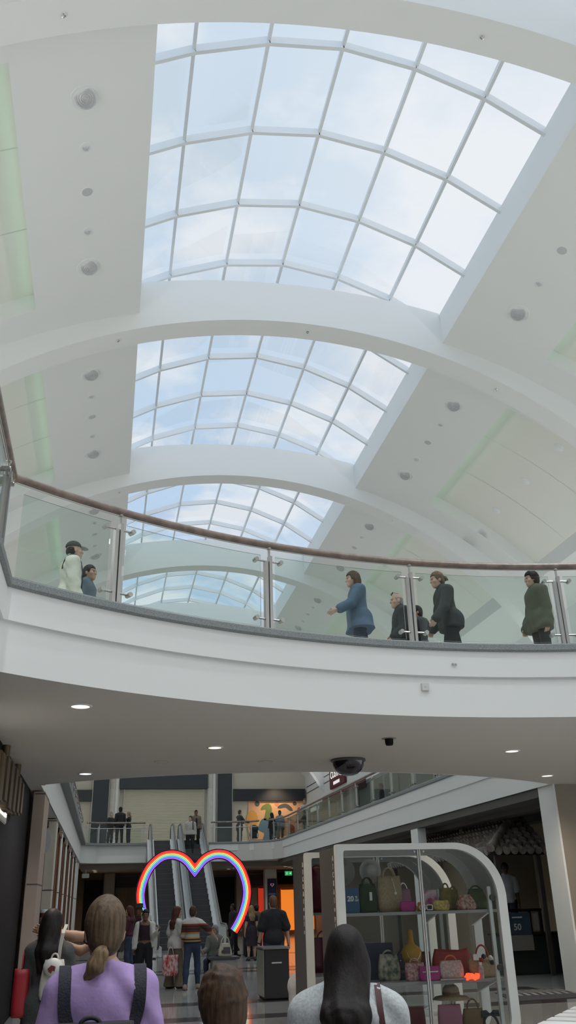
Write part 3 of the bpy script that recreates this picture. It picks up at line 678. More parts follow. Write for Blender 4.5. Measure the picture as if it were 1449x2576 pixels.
for k, ((nm, c), b) in enumerate(zip(NT, bk)):
    d = .012+.047*k
    MB().tube([(p.x, YH-.03, p.y) for p in full(d)], .0125, 8).build('neon_tube', mat('neon_'+nm, c, .4, emit=c, estr=1.25), t, 'all')['label'] = nm + ' neon tube'
    ribbon(d-.022, d+.022, YH-.012, YH, mat('lit_backing_'+nm, tuple(min(1, x*1.2) for x in b), .4, emit=c, estr=.22), 'lit_backing_strip')  # coloured backing, tube glow put in as weak emission
for x in (2*HC-4.60, 4.60): MB().box(x-.06, x+.06, YH+.0, YH+.08, 0, .80).build('stand', black, t); 
MB().box(2*HC-4.75, 2*HC-4.40, YH-.2, YH+.3, 0, .03).box(4.40, 4.75, YH-.2, YH+.3, 0, .03).build('base_plate', black, t)
# ------------------------------------------------------------------ left shopfronts
tanp = mat('tan_stone', (.42, .335, .275), .6, var=.06, vscale=3); creamp = mat('cream_stone', (.62, .57, .48), .6, var=.05, vscale=3)
wood = mat('brown_frame', (.16, .065, .03), .45, var=.25, vscale=4, stretch=(4, 4, .4)); warm_win = mat('warm_window', (.50, .42, .22), .35, emit=(1, .75, .35), estr=.08)
struct('wall_left', MB().box(-6, -1.42, Y0, 17.1, 0, 3.64), black)
struct('wall_left_far', MB().box(-6, -1.445, 17.1, YG, 0, 3.64), creamp)
pl = [(17.1, 'tan', -1.36, -1.155, 1.3), (22.6, 'cream', -1.44, -1.20, .8), (26.2, 'white', -1.44, -1.22, .7), (29.6, 'white', -1.44, -1.22, .7), (33.2, 'white', -1.44, -1.22, .7), (36.8, 'white', -1.44, -1.22, .8), (40.5, 'white', -1.44, -1.22, 1.0), (44.0, 'white', -1.44, -1.22, 1.0)]
W8 = ['nearest', 'second', 'third', 'fourth', 'fifth', 'sixth', 'seventh', 'eighth']
for k, (y, c, xa, xb, d) in enumerate(pl):
    m = tanp if c == 'tan' else creamp if c == 'cream' else white
    t = thing('stone_pilaster', {'tan': 'tan stone pilaster at the end of the black shopfront on the left', 'cream': 'cream stone pilaster behind the round grey sign on the left'}.get(c, 'white stone pilaster, %s of the left-hand row' % W8[k]), 'pilaster', ((xa+xb)/2, y, 0), group='left shopfront pilasters')
    MB().box(xa, xb, y, y+d, .62, 3.60).build('shaft', m, t, bevel=.006)
    MB().box(xa, xb+.01, y-.012, y+d+.012, 0, .62).build('plinth', mat('grey_plinth', (.17, .165, .15), .6), t)
    for z in (2.02, 3.55): MB().box(xa+.02, xb+.004, y-.004, y+d+.004, z, z+.022).build('joint_line', grey_dark, t)
for k, (ya, yb) in enumerate([(18.5, 22.5), (23.5, 26.1), (27.0, 29.5), (30.4, 33.1), (34.0, 36.7), (37.7, 40.4)]):
    t = thing('shop_window', {0: 'dark shop window between the tan and cream pilasters'}.get(k, 'brown-framed lit shop window on the left, %s from the front' % W8[k-1 if k else 0]), 'shop window', (-1.43, (ya+yb)/2, 0), group='left shop windows')
    MB().box(-1.44, -1.425, ya, yb, .3, 3.4).build('pane', black if k == 0 else warm_win, t)
    f = MB(); fm = black if k == 0 else wood
    xo = -1.36 if k == 0 else -1.20; f.box(-1.44, xo, ya+.3, ya+.55, 0, 3.5).box(-1.44, xo-.03, yb-.45, yb-.2, 0, 3.5).box(-1.44, xo, ya+.3, yb-.2, 3.38, 3.5).box(-1.44, xo, ya+.3, yb-.2, 0, .3)
    f.box(-1.44, -1.38 if k == 0 else -1.30, (ya+yb)/2-.05, (ya+yb)/2+.05, .3, 3.4); f.build('window_frame', fm, t)
t = thing('blade_sign', 'blank pale grey round-edged sign projecting between the tan and cream pilasters', 'sign', (-1.28, 19.0, 2.86))
oc = lambda r: [(-1.22+r*.62*math.cos(a+.4), 2.86+r*math.sin(a+.4)) for a in np.linspace(0, 2*PI, 11)[:-1]]
MB().prism(oc(.24), 18.85, 18.93, 'y').build('sign_disc', mat('sign_grey', (.45, .45, .46), .5), t, bevel=.01); MB().box(-1.43, -1.2, 18.87, 18.91, 2.84, 2.88).build('arm', steel, t)
# lit letter sign hanging at the left edge
t = thing('hanging_letter_sign', 'bronze letters on a back-lit white board hanging from the soffit at the left edge', 'sign', (-1.4, 12.6, 3.632))
MB().box(-1.66, -1.40, 9.5, 13.35, 2.72, 3.36).build('white_board', mat('sign_board_white', (.75, .74, .70), .5), t, bevel=.012)
MB().box(-1.398, -1.388, 9.6, 13.2, 2.80, 2.86).build('light_strip', mat('sign_light', (1, 1, .95), .5, emit=(1, .98, .88), estr=1.3), t)
MB().box(-1.398, -1.388, 9.6, 13.2, 3.28, 3.32).build('light_strip', MATS['sign_light'], t)
brz = mat('bronze_letter', (.17, .125, .075), .42, metal=.55, var=.3, vscale=5, stretch=(1, 1, .3))
for (ya, yb, zs) in ((11.0, 11.35, (2.78, 3.38)), (11.55, 11.9, (2.84, 3.42)), (12.1, 12.5, (2.80, 3.44)), (12.7, 13.05, (2.82, 3.44)), (13.25, 13.6, (2.86, 3.40)), (13.8, 14.1, (2.90, 3.38))):
    MB().box(-1.385, -1.265, ya, yb, *zs).build('letter_block', brz, t, bevel=.03)
for y in (12.2, 13.9):
    MB().lathe([(.06, 3.628), (.12, 3.625), (.13, 3.632)], (-1.38, y, 0), 20).build('ceiling_plate', brz, t, True); MB().tube([(-1.38, y, 3.30), (-1.38, y, 3.63)], .055, 10).build('hanger_pole', brz, t, True)
t = thing('cup_sign', 'brown paper-cup shaped sign on the left shopfront, behind the dark-haired girl', 'sign', (-1.22, 21.9, 1.35))
yc, xc_ = 22.3, -1.30
MB().lathe([(.001, 1.18), (.085, 1.18), (.10, 1.40), (.108, 1.55)], (xc_, yc, 0), 20).build('cup_body', mat('cup_brown', (.20, .06, .03), .5), t, True)
MB().lathe([(.117, 1.55), (.122, 1.58), (.10, 1.62), (.001, 1.625)], (xc_, yc, 0), 20).build('cup_lid', white, t, True); MB().lathe([(.097, 1.34), (.108, 1.36), (.111, 1.44), (.108, 1.46)], (xc_, yc, 0), 20).build('cup_sleeve', mat('cup_tan', (.5, .3, .2), .6), t, True)
MB().box(-1.44, xc_, yc-.01, yc+.01, 1.36, 1.40).build('bracket', steel, t)
t = thing('small_camera', 'small white camera box under the left far corner of the gallery', 'security camera', (-.95, 47.6, 3.1))
MB().box(-1.1, -.75, 47.5, 47.9, 3.0, 3.2).build('housing', white, t, bevel=.02); MB().tube([(-.92, 47.7, 3.2), (-.92, 47.7, 3.38)], .03, 8).build('mount', white, t)
# ------------------------------------------------------------------ right: jamb, walls, shop with tiled roof
struct('wall_right', MB().box(8.60, 17, 16.32, 16.9, 0, 3.64), taupe)
struct('trim_60', MB().box(8.56, 8.60, 16.30, 16.95, 0, 3.63), white)
struct('wall_right_shop', MB().box(11.6, 11.8, 16.9, 31, 0, 3.64), mat('shop_cream', (.46, .39, .27), .8))
struct('wall_right_shop_back', MB().box(9.6, 11.6, 23.8, 24.0, 0, 3.64), mat('shop_tan', (.30, .25, .18), .8))
struct('wall_right_far', MB().box(12.0, 12.2, 31, YG, 0, 3.6), taupe)
struct('wall_right_shop_end', MB().box(9.3, 12.2, 30.8, 31, 0, 3.6), MATS['shop_tan'])
struct('ceiling_shop', MB().box(8.55, 11.8, 16.95, 46, 3.44, 3.61), mat('shop_ceiling', (.11, .105, .10), .8))
struct('trim_61', MB().box(9.1, 9.5, 17.0, 31, 3.34, 3.44).box(10.4, 10.7, 17.0, 31, 3.3, 3.44), grey_dark)
struct('trim_62', MB().box(8.56, 8.80, 24.5, 25.1, 0, 3.62), white)
t = thing('tiled_canopy', 'grey clay-tiled hip roof over the right-hand shop', 'canopy', (9.7, 23, 2.5))
tile = mat('clay_tile', (.36, .32, .28), .85, var=.4, vscale=4, bump=.15, bscale=30)
ridge = [Vector((9.95, 21.1, 3.42)), Vector((9.95, 28.5, 3.42))]
def tile_row(a, b, parent):
    """one course of barrel tiles from ridge a down to eave b"""
    a, b = Vector(a), Vector(b); n = max(3, int((b-a).length/.21)); m = MB()
    for k in range(n):
        p, q = a.lerp(b, k/n), a.lerp(b, (k+1)/n); m.tube([p+Vector((0, 0, .0)), q+Vector((0, 0, .035))], [.062, .088], 9)
    return m
for k in range(36):    # slope facing the hall
    y = 20.08+.225*k; top = Vector((9.95, y, 3.42)) if y > 21.25 else Vector((8.75+(y-20.0)*.96, y, 2.58+(y-20)*.67)); 
    bt = Vector((8.72, y, 2.55))
    if (top-bt).length > .2: tile_row(top, bt, t).build('tile_course', tile, t, True)
for k in range(7):     # hipped end facing the camera
    x = 8.90+.2*k; d = min(1.2, (x-8.72)*1.04); tile_row((x, 20.0+d, 2.58+d*.69), (x, 19.95, 2.55), t).build('tile_course', tile, t, True)
MB().tube([(8.70, 19.95, 2.66), (9.3, 20.55, 3.06), (9.95, 21.15, 3.50)], [.10, .09, .10], 10).build('hip_cap', tile, t, True)
MB().tube([(9.95, 21.1, 3.46), (9.95, 27.5, 3.46)], .12, 10).build('ridge_cap', tile, t, True)
MB().add([(8.8, 20.1, 2.5), (8.8, 28.2, 2.5), (9.95, 28.2, 3.36), (9.95, 21.1, 3.36), (10.1, 20.1, 2.5), (10.1, 21.2, 3.36)], [(0, 1, 2, 3), (0, 3, 5, 4), (0, 4, 5, 3, 2, 1)][:2]).build('roof_deck', mat('deck_dark', (.04, .038, .036), .9), t)
for b in ((8.85, 8.95, 20.1, 20.2, 0, 2.5), (8.85, 8.95, 27.8, 27.9, 0, 2.5), (9.9, 10.0, 20.12, 20.2, 0, 2.55)): MB().box(*b).build('support_post', mat('post_dark', (.05, .045, .04), .7), t)
t = thing('shop_counter', 'dark green display counter inside the right-hand shop', 'counter', (9.7, 21.6, 0))
MB().box(9.02, 11.5, 20.62, 21.3, 0, .80).build('body', mat('dark_green', (.012, .022, .018), .6), t, bevel=.02); MB().box(8.98, 11.5, 20.5, 21.35, .80, .84).build('worktop', black, t)
t = thing('counter_rack', 'black display frame standing on the shop counter', 'display rack', (9.5, 20.95, .84))
m = MB(); m.box(8.75, 10.05, 20.54, 20.60, 1.30, 1.36).box(8.75, 8.80, 20.54, 20.60, .84, 1.3).box(9.72, 9.77, 20.54, 20.60, .84, 1.3).box(9.98, 10.04, 20.54, 20.60, .84, 1.3); m.build('frame', black, t)
MB().box(9.80, 9.95, 20.55, 20.59, .9, 1.26).build('grey_card', mat('card_grey', (.22, .21, .19), .7), t)
t = thing('price_poster', 'blue poster reading 50 inside the right-hand shop', 'poster', (9.45, 20.46, .5))
MB().box(9.05, 9.70, 20.46, 20.485, .83, 1.28).build('poster_panel', mat('poster_blue', (.045, .085, .12), .5, var=.3, vscale=4), t); MB().box(9.05, 9.72, 20.47, 20.48, .50, .82).build('lower_card', MATS['card_grey'], t)
m = MB(); put_text(m, '50', .19, Matrix.Translation((9.36, 20.453, .98)), .004, .002); m.box(9.25, 9.50, 20.452, 20.458, 1.17, 1.20); m.build('lettering', mat('poster_text', (.55, .6, .6), .5), t)
t = thing('floor_mat', 'grey and black zigzag striped mat at the entrance of the right-hand shop', 'mat', (8.0, 16.4, 0))
MB().add([(6.9, 15.6, .004), (8.5, 15.75, .004), (8.5, 17.3, .004), (7.3, 17.3, .004), (6.9, 15.6, .012), (8.5, 15.75, .012), (8.5, 17.3, .012), (7.3, 17.3, .012)], [(0, 3, 2, 1), (4, 5, 6, 7), (0, 1, 5, 4), (1, 2, 6, 5), (2, 3, 7, 6), (3, 0, 4, 7)]).build('mat_base', mat('mat_dark', (.05, .05, .05), .9), t)
zz = MB()
for k in range(9):
    x = 7.25+.15*k; 
    for (a, b) in (((x, 16.35), (x+.09, 16.75)), ((x+.09, 16.75), (x, 17.2))): zz.bar((a[0], a[1], .014), (b[0], b[1], .014), .07, .004)
zz.build('zigzag_stripe', mat('mat_grey', (.28, .27, .25), .9), t)
t = thing('hanging_banner', 'dark narrow banner hanging beside the white jamb', 'banner', (11.55, 20.4, .4)); MB().box(11.5, 11.56, 19.6, 20.2, .3, 2.2).build('fabric', mat('banner_navy', (.02, .018, .035), .7), t); MB().box(11.48, 11.58, 19.55, 20.25, 2.2, 2.24).build('rod', black, t)
t = thing('slatted_bench', 'white slatted bench end in the bottom right corner', 'bench', (5.3, 9.6, 0))
c, s = math.cos(math.radians(49)), math.sin(math.radians(49))
def bl(u, v, z): return (4.35+c*u+s*v, 9.33+s*u-c*v, z)
sl = None
for k in range(9):
    m = MB(); u = -1.0+.34*k
    m.add([bl(u, 0, .42), bl(u+.24, 0, .42), bl(u+.24, 1.3, .42), bl(u, 1.3, .42), bl(u, 0, .45), bl(u+.24, 0, .45), bl(u+.24, 1.3, .45), bl(u, 1.3, .45)], [(0, 1, 2, 3), (4, 7, 6, 5), (0, 4, 5, 1), (1, 5, 6, 2), (2, 6, 7, 3), (3, 7, 4, 0)]); m.build('slat', alu, t)
m = MB(); m.bar(bl(-1, .1, .40), bl(2.0, .1, .40), .05, .05).bar(bl(-1, 1.2, .40), bl(2.0, 1.2, .40), .05, .05); m.build('support_rail', alu, t)
for u in (-.9, 1.9):
    for v in (.1, 1.2): MB().bar(bl(u, v, 0), bl(u, v, .39), .05, .05).build('leg', alu, t)
# ------------------------------------------------------------------ bins, blocks and bench on the ground floor
t = thing('litter_bin', 'dark square litter bin with a steel side in the middle of the floor', 'bin', (3.22, 18.0, 0))
MB().box(3.0, 3.47, 17.72, 18.5, .03, .84).build('body', mat('bin_black', (.028, .026, .03), .4), t, bevel=.012)
MB().box(2.985, 3.0, 17.74, 18.48, .06, .82).build('steel_side', mat('bin_steel', (.42, .44, .36), .3, metal=.7), t); MB().box(2.975, 3.49, 17.70, 18.52, .84, .87).build('steel_rim', steel, t); MB().box(3.14, 3.33, 17.712, 17.722, .60, .625).build('label_plate', mat('label_grey', (.5, .5, .5), .4), t)
MB().box(3.03, 3.45, 17.76, 18.46, 0, .03).build('plinth', black, t)
t = thing('black_block', 'black waist-high block in front of the blonde woman', 'plinth', (5.1, 32.3, 0)); MB().box(4.80, 5.35, 32.0, 32.6, .02, 1.0).build('body', black, t, bevel=.01); MB().box(4.84, 5.31, 32.04, 32.56, 0, .02).build('foot', grey_dark, t)
t = thing('bench_seat', 'grey bench with a dark top holding the tote bag', 'bench', (2.95, 23.6, 0))
MB().box(2.70, 3.28, 23.45, 24.0, .0, .40).build('base', mat('bench_grey', (.30, .29, .27), .5), t, bevel=.01); MB().box(2.62, 3.36, 23.4, 24.05, .40, .455).build('top_slab', mat('bench_dark', (.06, .06, .065), .4), t, bevel=.012)
# ------------------------------------------------------------------ display kiosks
kw = mat('kiosk_white', (.76, .77, .74), .45); kd = mat('kiosk_dark_side', (.085, .075, .072), .55); kl = mat('kiosk_letters', (.78, .74, .66), .4)
KX0, KX1, KH = 2.84, 5.07, 2.28
def outline(x0, x1, z0, z1, rtr, rb, n=12, rtl=.03):
    P = []
    def arc(cx, cz, r, a0, a1, m):
        for k in range(m+1):
            a = math.radians(a0+(a1-a0)*k/m); P.append((cx+r*math.cos(a), cz+r*math.sin(a)))
    arc(x0+rb, z0+rb, rb, 180, 270, n); arc(x1-rb, z0+rb, rb, 270, 360, n); arc(x1-rtr, z1-rtr, rtr, 0, 90, n*2); arc(x0+rtl, z1-rtl, rtl, 90, 180, n)
    return P
def kiosk(label, yf, depth, wordpts):
    t = thing('display_kiosk', label, 'display kiosk', ((KX0+KX1)/2, yf, 0), group='rounded display kiosks')
    O = outline(KX0, KX1, .0, KH, .66, .28); I = outline(KX0+.10, KX1-.115, .10, KH-.075, .58, .20)
    MB().ring(O, I, yf, yf+.09, 'y').build('front_frame', kw, t, True)
    I2 = outline(KX0+.13, KX1-.14, .13, KH-.11, .55, .18); O2 = outline(KX0+.02, KX1-.02, .02, KH-.02, .64, .26)
    MB().ring(O2, I2, yf+depth-.08, yf+depth, 'y').build('rear_frame', kw, t, True)
    # outer skin between the frames: dark left side, grey top and right side
    A = [(KX0+.005, KH-.03), (KX0+.005, .28), (KX0+.03, .15), (KX0+.085, .08), (KX0+.16, .03), (KX0+.28, .005)]
    Bq = [(x+.02, z+.0) for x, z in A]
    MB().ring(A, Bq, yf+.09, yf+depth-.0, 'y', closed=False).build('side_panel', kd, t)
    n = len(O); sk = [p for p in O[13:13+13+25+13]]
    top = [p for p in O if p[1] > .3 and p[0] > KX0+.02]
    inn = [(x-(x-(KX0+KX1)/2)*.012, z-.012 if z > 1 else z) for x, z in top]
    MB().ring(top, inn, yf+.09, yf+depth-.08, 'y', closed=False).build('curved_shell', mat('kiosk_shell', (.55, .55, .54), .5), t, True)
    MB().box(KX0+.12, KX1-.13, yf+.02, yf+depth-.02, .09, .13).build('floor_tray', kw, t)
    for z in (1.48, .70):
        MB().box(KX0+.03, KX1-.06, yf+.16, yf+depth-.1, z-.035, z).build('shelf', mat('shelf_grey', (.32, .30, .29), .5), t)
        for x in (KX0+.12, KX1-.20): MB().prism([(yf+.18, z-.036), (yf+depth-.12, z-.036), (yf+depth-.12, z-.20)], x, x+.03, 'x').build('shelf_bracket', kw, t)
    xm = 3.95
    for (a, b) in ((KX0+.10, xm-.02), (xm+.02, KX1-.115)):
        pts = [(x, z) for x, z in outline(KX0+.10, KX1-.115, .10, KH-.075, .58, .20) if a-.001 <= x <= b+.001]
        zt = KH-.075
        poly = [(a, .16)] + ([(b, .16)] if b < KX1-.3 else [(b, .30)]) 
        if b < KX1-.3: poly = [(a, .12), (b, .12), (b, zt), (a, zt)]
        else:
            arc = [(KX1-.115-.58+.58*math.cos(q), zt-.58+.58*math.sin(q)) for q in np.linspace(0, PI/2, 14)]
            poly = [(a, .12), (b-.1, .12), (b, .25)] + arc + [(a, zt)]
        MB().prism(poly, yf+.04, yf+.048, 'y').build('glass_door', shop_glass, t)
    m = MB(); m.box(xm-.022, xm-.004, yf+.03, yf+.06, .1, KH-.075).box(xm+.004, xm+.022, yf+.03, yf+.06, .1, KH-.075); m.build('door_stile', mat('satin_steel', (.5, .5, .47), .35, metal=.6), t)
    for x in (xm-.06, xm+.06): MB().lathe([(.001, 0), (.014, 0), (.014, .03)], (x, yf+.02, KH-.10), 12, 'y').build('hinge_pin', chrome, t, True)
    for z in (1.62, .82): MB().lathe([(.001, -.01), (.035, -.01), (.04, .01), (.035, .04), (.001, .04)], (KX1-.15, yf+.09, z), 16, 'y').build('glass_clamp', mat('clamp_dark', (.10, .095, .09), .4, metal=.5), t, True)
    MB().box(KX1-.20, KX1-.155, yf+.12, yf+.16, .15, 1.75).build('corner_post', kw, t)
    m = MB(); M0 = Matrix.Translation((KX0-.0, yf+.0, 0))
    for k, ch in enumerate('AICRAIople'):
        z = 2.12-.098*k; Mz = Matrix.Translation((KX0+.002, yf+.17, z)) @ Matrix.Rotation(-PI/2, 4, 'Z')
        put_text(m, ch, .075, Mz, .004, .0, sx=.95, sz=1.25)
    m.build('lettering', kl, t)
    return t
YK = 11.3
kiosk('nearer glass display kiosk with rounded white frame, full of bags and accessories', YK, .92, None)
kiosk('second rounded display kiosk standing behind the nearer one', 13.15, .9, None)
# ------------------------------------------------------------------ goods
def bag_mesh(w, d, h, taper=1.0, bulge=.06, n=28, p=3.2, rows=8, top_dip=0.0, wob=.0):
    m = MB(); rings = []
    for j in range(rows+1):
        v = j/rows; s = (1+(taper-1)*v)*(1+bulge*math.sin(PI*v)); e = 1-.10*max(0, .12-v)/.12
        R = []
        for k in range(n):
            a = 2*PI*k/n; c, q = math.cos(a), math.sin(a)
            x = math.copysign(abs(c)**(2/p), c)*w/2*s*e; y = math.copysign(abs(q)**(2/p), q)*d/2*s*e*(1-.45*v)
            R.append((x+wob*math.sin(5*a+9*v), y, h*v - (top_dip*h*math.cos(PI*x/(w*s+.001)) if j == rows else 0)))
        rings.append(R)
    base = 0; m.v = [p_ for r in rings for p_ in r]
    for j in range(rows):
        for k in range(n): m.f.append((j*n+k, j*n+(k+1) % n, (j+1)*n+(k+1) % n, (j+1)*n+k))
    m.f += [tuple(reversed(range(n))), tuple(rows*n+k for k in range(n))]
    return m
def bag(name, label, cat, x, y, z, w, d, h, m, handle=None, hm=None, taper=1.0, bulge=.06, hh=.12, hw=.5, group=None, rz=0, dip=0, extra=None, bn='body', wob=0):
    t = thing(name, label, cat, (x, y, z), rz, group); bag_mesh(w, d, h, taper, bulge, top_dip=dip, wob=wob).build(bn, m, t, 'all', local=True)
    if handle:
        for s in ((-1, 1) if handle == 2 else (0,)):
            pts = [(w*hw/2*math.cos(a)*(-1), s*d*.2, h*.93+hh*math.sin(a)) for a in np.linspace(0, PI, 12)]
            MB().tube(pts, .009 if handle == 2 else .011, 8).build('handle', hm or m, t, 'all', local=True)
    return t
Z1, Z2, Z0 = 1.48, .70, .13; YG_ = 11.72
gg = 'bags and accessories in the nearer kiosk'
greenb = mat('green_fabric', (.075, .105, .028), .75, var=.3, vscale=12); straw = mat('straw_weave', (.44, .33, .20), .85, var=.25, vscale=60, bump=.4, bscale=120); magenta = mat('magenta_fabric', (.42, .03, .20), .6)
floral = mat('floral_fabric', (.50, .36, .26), .8, var=.5, vscale=30, col2=(.28, .06, .07)); yellowf = mat('yellow_floral', (.60, .48, .08), .7, var=.5, vscale=32, col2=(.34, .22, .12)); olive = mat('olive_fabric', (.24, .19, .045), .8, var=.3, vscale=20)
redb = mat('red_fabric', (.34, .035, .02), .65, var=.2, vscale=9); pinkf = mat('pink_swirl', (.62, .52, .55), .6, var=.5, vscale=11, col2=(.42, .04, .17)); tagw = mat('white_tag', (.72, .70, .66), .6); darkf = mat('dark_fabric', (.03, .028, .035), .7)
# shelf one
t = thing('offer_card', 'blue card reading 20% on the upper shelf of the kiosk', 'sign card', (3.10, 11.62, Z1), group=gg)
MB().box(-.105, .105, -.006, .006, .0, .29).build('card', mat('offer_blue', (.025, .085, .20), .5), t, bevel=.004, local=True); m = MB(); put_text(m, '20', .085, Matrix.Translation((-.012, -.008, .165)), .002, .003); put_text(m, '%', .045, Matrix.Translation((.065, -.008, .18)), .002, .002); put_text(m, 'OFF', .028, Matrix.Translation((.068, -.008, .145)), .001, .001); m.build('lettering', tagw, t, local=True)
MB().box(-.03, .03, .006, .08, 0, .006).build('foot', tagw, t, local=True)
t = bag('tote_bag', 'dark green slouchy tote with a white tag on the upper shelf', 'bag', 3.37, 11.80, Z1, .26, .14, .34, mat('deep_green', (.035, .06, .022), .75, var=.3, vscale=9), 2, taper=.80, hh=.10); MB().box(.0, .035, -.09, -.086, .14, .24).build('price_tag', tagw, t, local=True)
t = bag('straw_tote', 'large straw tote bag with a hanging tag on the upper shelf', 'bag', 3.66, 11.78, Z1, .33, .15, .43, straw, 2, mat('cane_handle', (.5, .38, .25), .6), taper=.92, hh=.13); MB().lathe([(.001, -.088), (.018, -.088), (.018, -.083)], (.06, 0, .22), 14, 'y').build('round_tag', tagw, t, True, local=True); MB().tube([(.02, -.08, .40), (.06, -.085, .24)], .004, 6).build('tag_string', tagw, t, local=True)
bag('pouch', 'magenta pouch beside the straw tote on the upper shelf', 'pouch', 3.84, 11.60, Z1, .19, .07, .12, magenta, bulge=.1, group=gg)
t = bag('shoulder_bag', 'lilac bag with metal chain behind the magenta pouch', 'bag', 3.90, 11.92, Z1, .20, .10, .27, mat('lilac_fabric', (.33, .15, .22), .6), 1, chrome, taper=.85, hh=.09)
t = thing('toy_charm', 'small yellow duck-coloured charm on the upper shelf', 'charm', (3.985, 11.58, Z1), group=gg); MB().sphere((0, 0, .035), (.045, .03, .035)).build('charm_body', mat('charm_yellow', (.65, .32, .03), .5), t, 'all', local=True); MB().sphere((.0, -.005, .085), .025).build('charm_head', MATS['charm_yellow'], t, 'all', local=True)
def sunglasses(label, x, y, z, fm, s=1.0, rz=0):
    t = thing('sunglasses', label, 'sunglasses', (x, y, z), rz, group=gg)
    fr = MB()
    for sx in (-1, 1):
        o = [(sx*.04+.038*math.copysign(abs(math.cos(a))**.45, math.cos(a)), .035+.028*math.copysign(abs(math.sin(a))**.45, math.sin(a))) for a in np.linspace(0, 2*PI, 25)[:-1]]
        i = [(sx*.04+(p-sx*.04)*.74, .035+(q-.035)*.72) for p, q in o]
        fr.ring([(p*s, q*s) for p, q in o], [(p*s, q*s) for p, q in i], -.004, .004, 'y'); MB().prism([(p*s, q*s) for p, q in i], -.001, .002, 'y').build('lens', mat('dark_lens', (.01, .01, .012), .1), t, local=True)
    fr.box(-.012*s, .012*s, -.004, .004, .04*s, .05*s); fr.build('frame', fm, t, local=True)
    for sx in (-1, 1): MB().bar((sx*.076*s, 0, .045*s), (sx*.072*s, .12*s, .04*s), .005, .01).build('temple', fm, t, local=True)
    return t
sunglasses('white-framed dark sunglasses at the middle stile on the upper shelf', 4.05, 11.5, Z1+.004, mat('white_frame', (.75, .73, .70), .4), 1.15)
bag('pouch', 'pink and white swirl-patterned pouch standing on the upper shelf', 'pouch', 4.22, 11.84, Z1+.0, .21, .08, .25, pinkf, taper=1.0, group=gg)
bag('pouch', 'yellow floral pouch lying in front of the pink swirl one', 'pouch', 4.28, 11.58, Z1, .20, .08, .12, yellowf, bulge=.15, group=gg)
bag('box_bag', 'tall olive box bag on the upper shelf', 'bag', 4.45, 11.82, Z1, .16, .12, .27, olive, 1, hh=.07)
bag('box_bag', 'second olive bag, slimmer, beside the tall one on the upper shelf', 'bag', 4.585, 11.90, Z1, .13, .10, .25, olive, 1, taper=.9, hh=.05)
bag('pouch', 'round floral purse between olive and green bags, upper shelf', 'pouch', 4.62, 11.58, Z1, .26, .12, .18, floral, taper=.55, bulge=.25, group=gg)
bag('bucket_bag', 'gathered light green bucket bag at the right of the upper shelf', 'bag', 4.83, 11.72, Z1, .27, .17, .25, greenb, 1, taper=.62, bulge=.28, hh=.05, wob=.006)
# shelf two
def card(label, x, y, z, w, h, m, tilt=.0):
    t = thing('display_card', label, 'sign card', (x, y, z), 0, gg); MB().box(-w/2, w/2, -.005, .005, 0, h).build('card', m, t, local=True); MB().box(-w*.3, w*.3, .006, .07, 0, .006).build('foot', m, t, local=True); return t
card('blank navy display card behind the long-haired woman, middle shelf', 3.52, 12.0, Z2, .40, .42, mat('navy_card', (.025, .028, .07), .5))
bag('shoulder_bag', 'beige and black patterned bag with green panel on the middle shelf', 'bag', 3.58, 11.75, Z2, .28, .12, .30, mat('abstract_fabric', (.42, .36, .27), .7, var=.6, vscale=14, col2=(.04, .07, .05)), 1, taper=.8, bulge=.12, hh=.06)
t = bag('shoulder_bag', 'black bag with two silver studs left of the necklace bust', 'bag', 3.77, 11.80, Z2+.12, .17, .10, .17, darkf, 1, hh=.05)
for sx in (-.035, .035): MB().sphere((sx, -.055, .10), .010, 8, 6).build('stud', chrome, t, 'all', local=True)
t2 = thing('display_riser', 'dark display riser carrying the necklace bust', 'riser', (3.88, 11.88, Z2)); MB().box(-.20, .26, -.10, .10, 0, .115).build('block', darkf, t2, bevel=.008, local=True); MB().box(-.20, .26, -.102, -.098, .08, .115).build('edge_strip', grey_dark, t2, local=True)
t = thing('necklace_bust', 'mustard yellow necklace bust wearing a gold chain', 'jewellery bust', (3.90, 11.78, Z2+.118))
bm2 = bag_mesh(.19, .09, .20, 1.45, .05, 24, 2.4, 8)
MB().add(bm2.v, bm2.f).build('torso', mat('mustard', (.42, .22, .025), .7), t, 'all', local=True)
MB().lathe([(.001, .0), (.05, .0), (.11, .08), (.13, .20), (.10, .25), (.05, .28), (.036, .33), (.035, .43), (.028, .45), (.001, .455)], n=20).build('neck', MATS['mustard'], t, 'all', local=True)
MB().tube([(.085*math.cos(a), -.115+.02*abs(math.cos(a)), .20+.10*math.sin(a)) for a in np.linspace(PI, 2*PI, 18)], .006, 6).build('gold_chain', mat('gold', (.75, .55, .25), .25, metal=1), t, 'all', local=True)
bag('clear_bag', 'red and clear beaded bag left of the magenta one, middle shelf', 'bag', 3.86, 11.58, Z2, .24, .11, .20, mat('beaded_red', (.36, .09, .09), .4, var=.5, vscale=40, col2=(.55, .38, .36)), 1, hh=.06)
t = bag('pouch', 'bright magenta zipped pouch at the middle stile, middle shelf', 'pouch', 4.02, 11.50, Z2, .26, .08, .16, magenta, group=gg); MB().box(-.10, .10, -.048, -.044, .095, .108).build('zip', tagw, t, local=True)
bag('clear_bag', 'pink clear beaded handbag with orange strap, right of the magenta pouch', 'bag', 4.33, 11.56, Z2, .30, .12, .21, mat('beaded_pink', (.46, .24, .22), .35, var=.5, vscale=45, col2=(.62, .50, .46)), 1, mat('orange_strap', (.65, .14, .05), .5), taper=.9, bulge=.14, hh=.07)
bag('tote_bag', 'large soft red bag at the back of the middle shelf', 'bag', 4.48, 11.90, Z2, .52, .16, .33, redb, taper=.86, bulge=.12, dip=.12, group=gg)
bag('tote_bag', 'dark maroon bag left of the large red one at the back', 'bag', 4.10, 11.98, Z2, .22, .12, .30, mat('maroon_fabric', (.11, .015, .02), .7), group=gg)
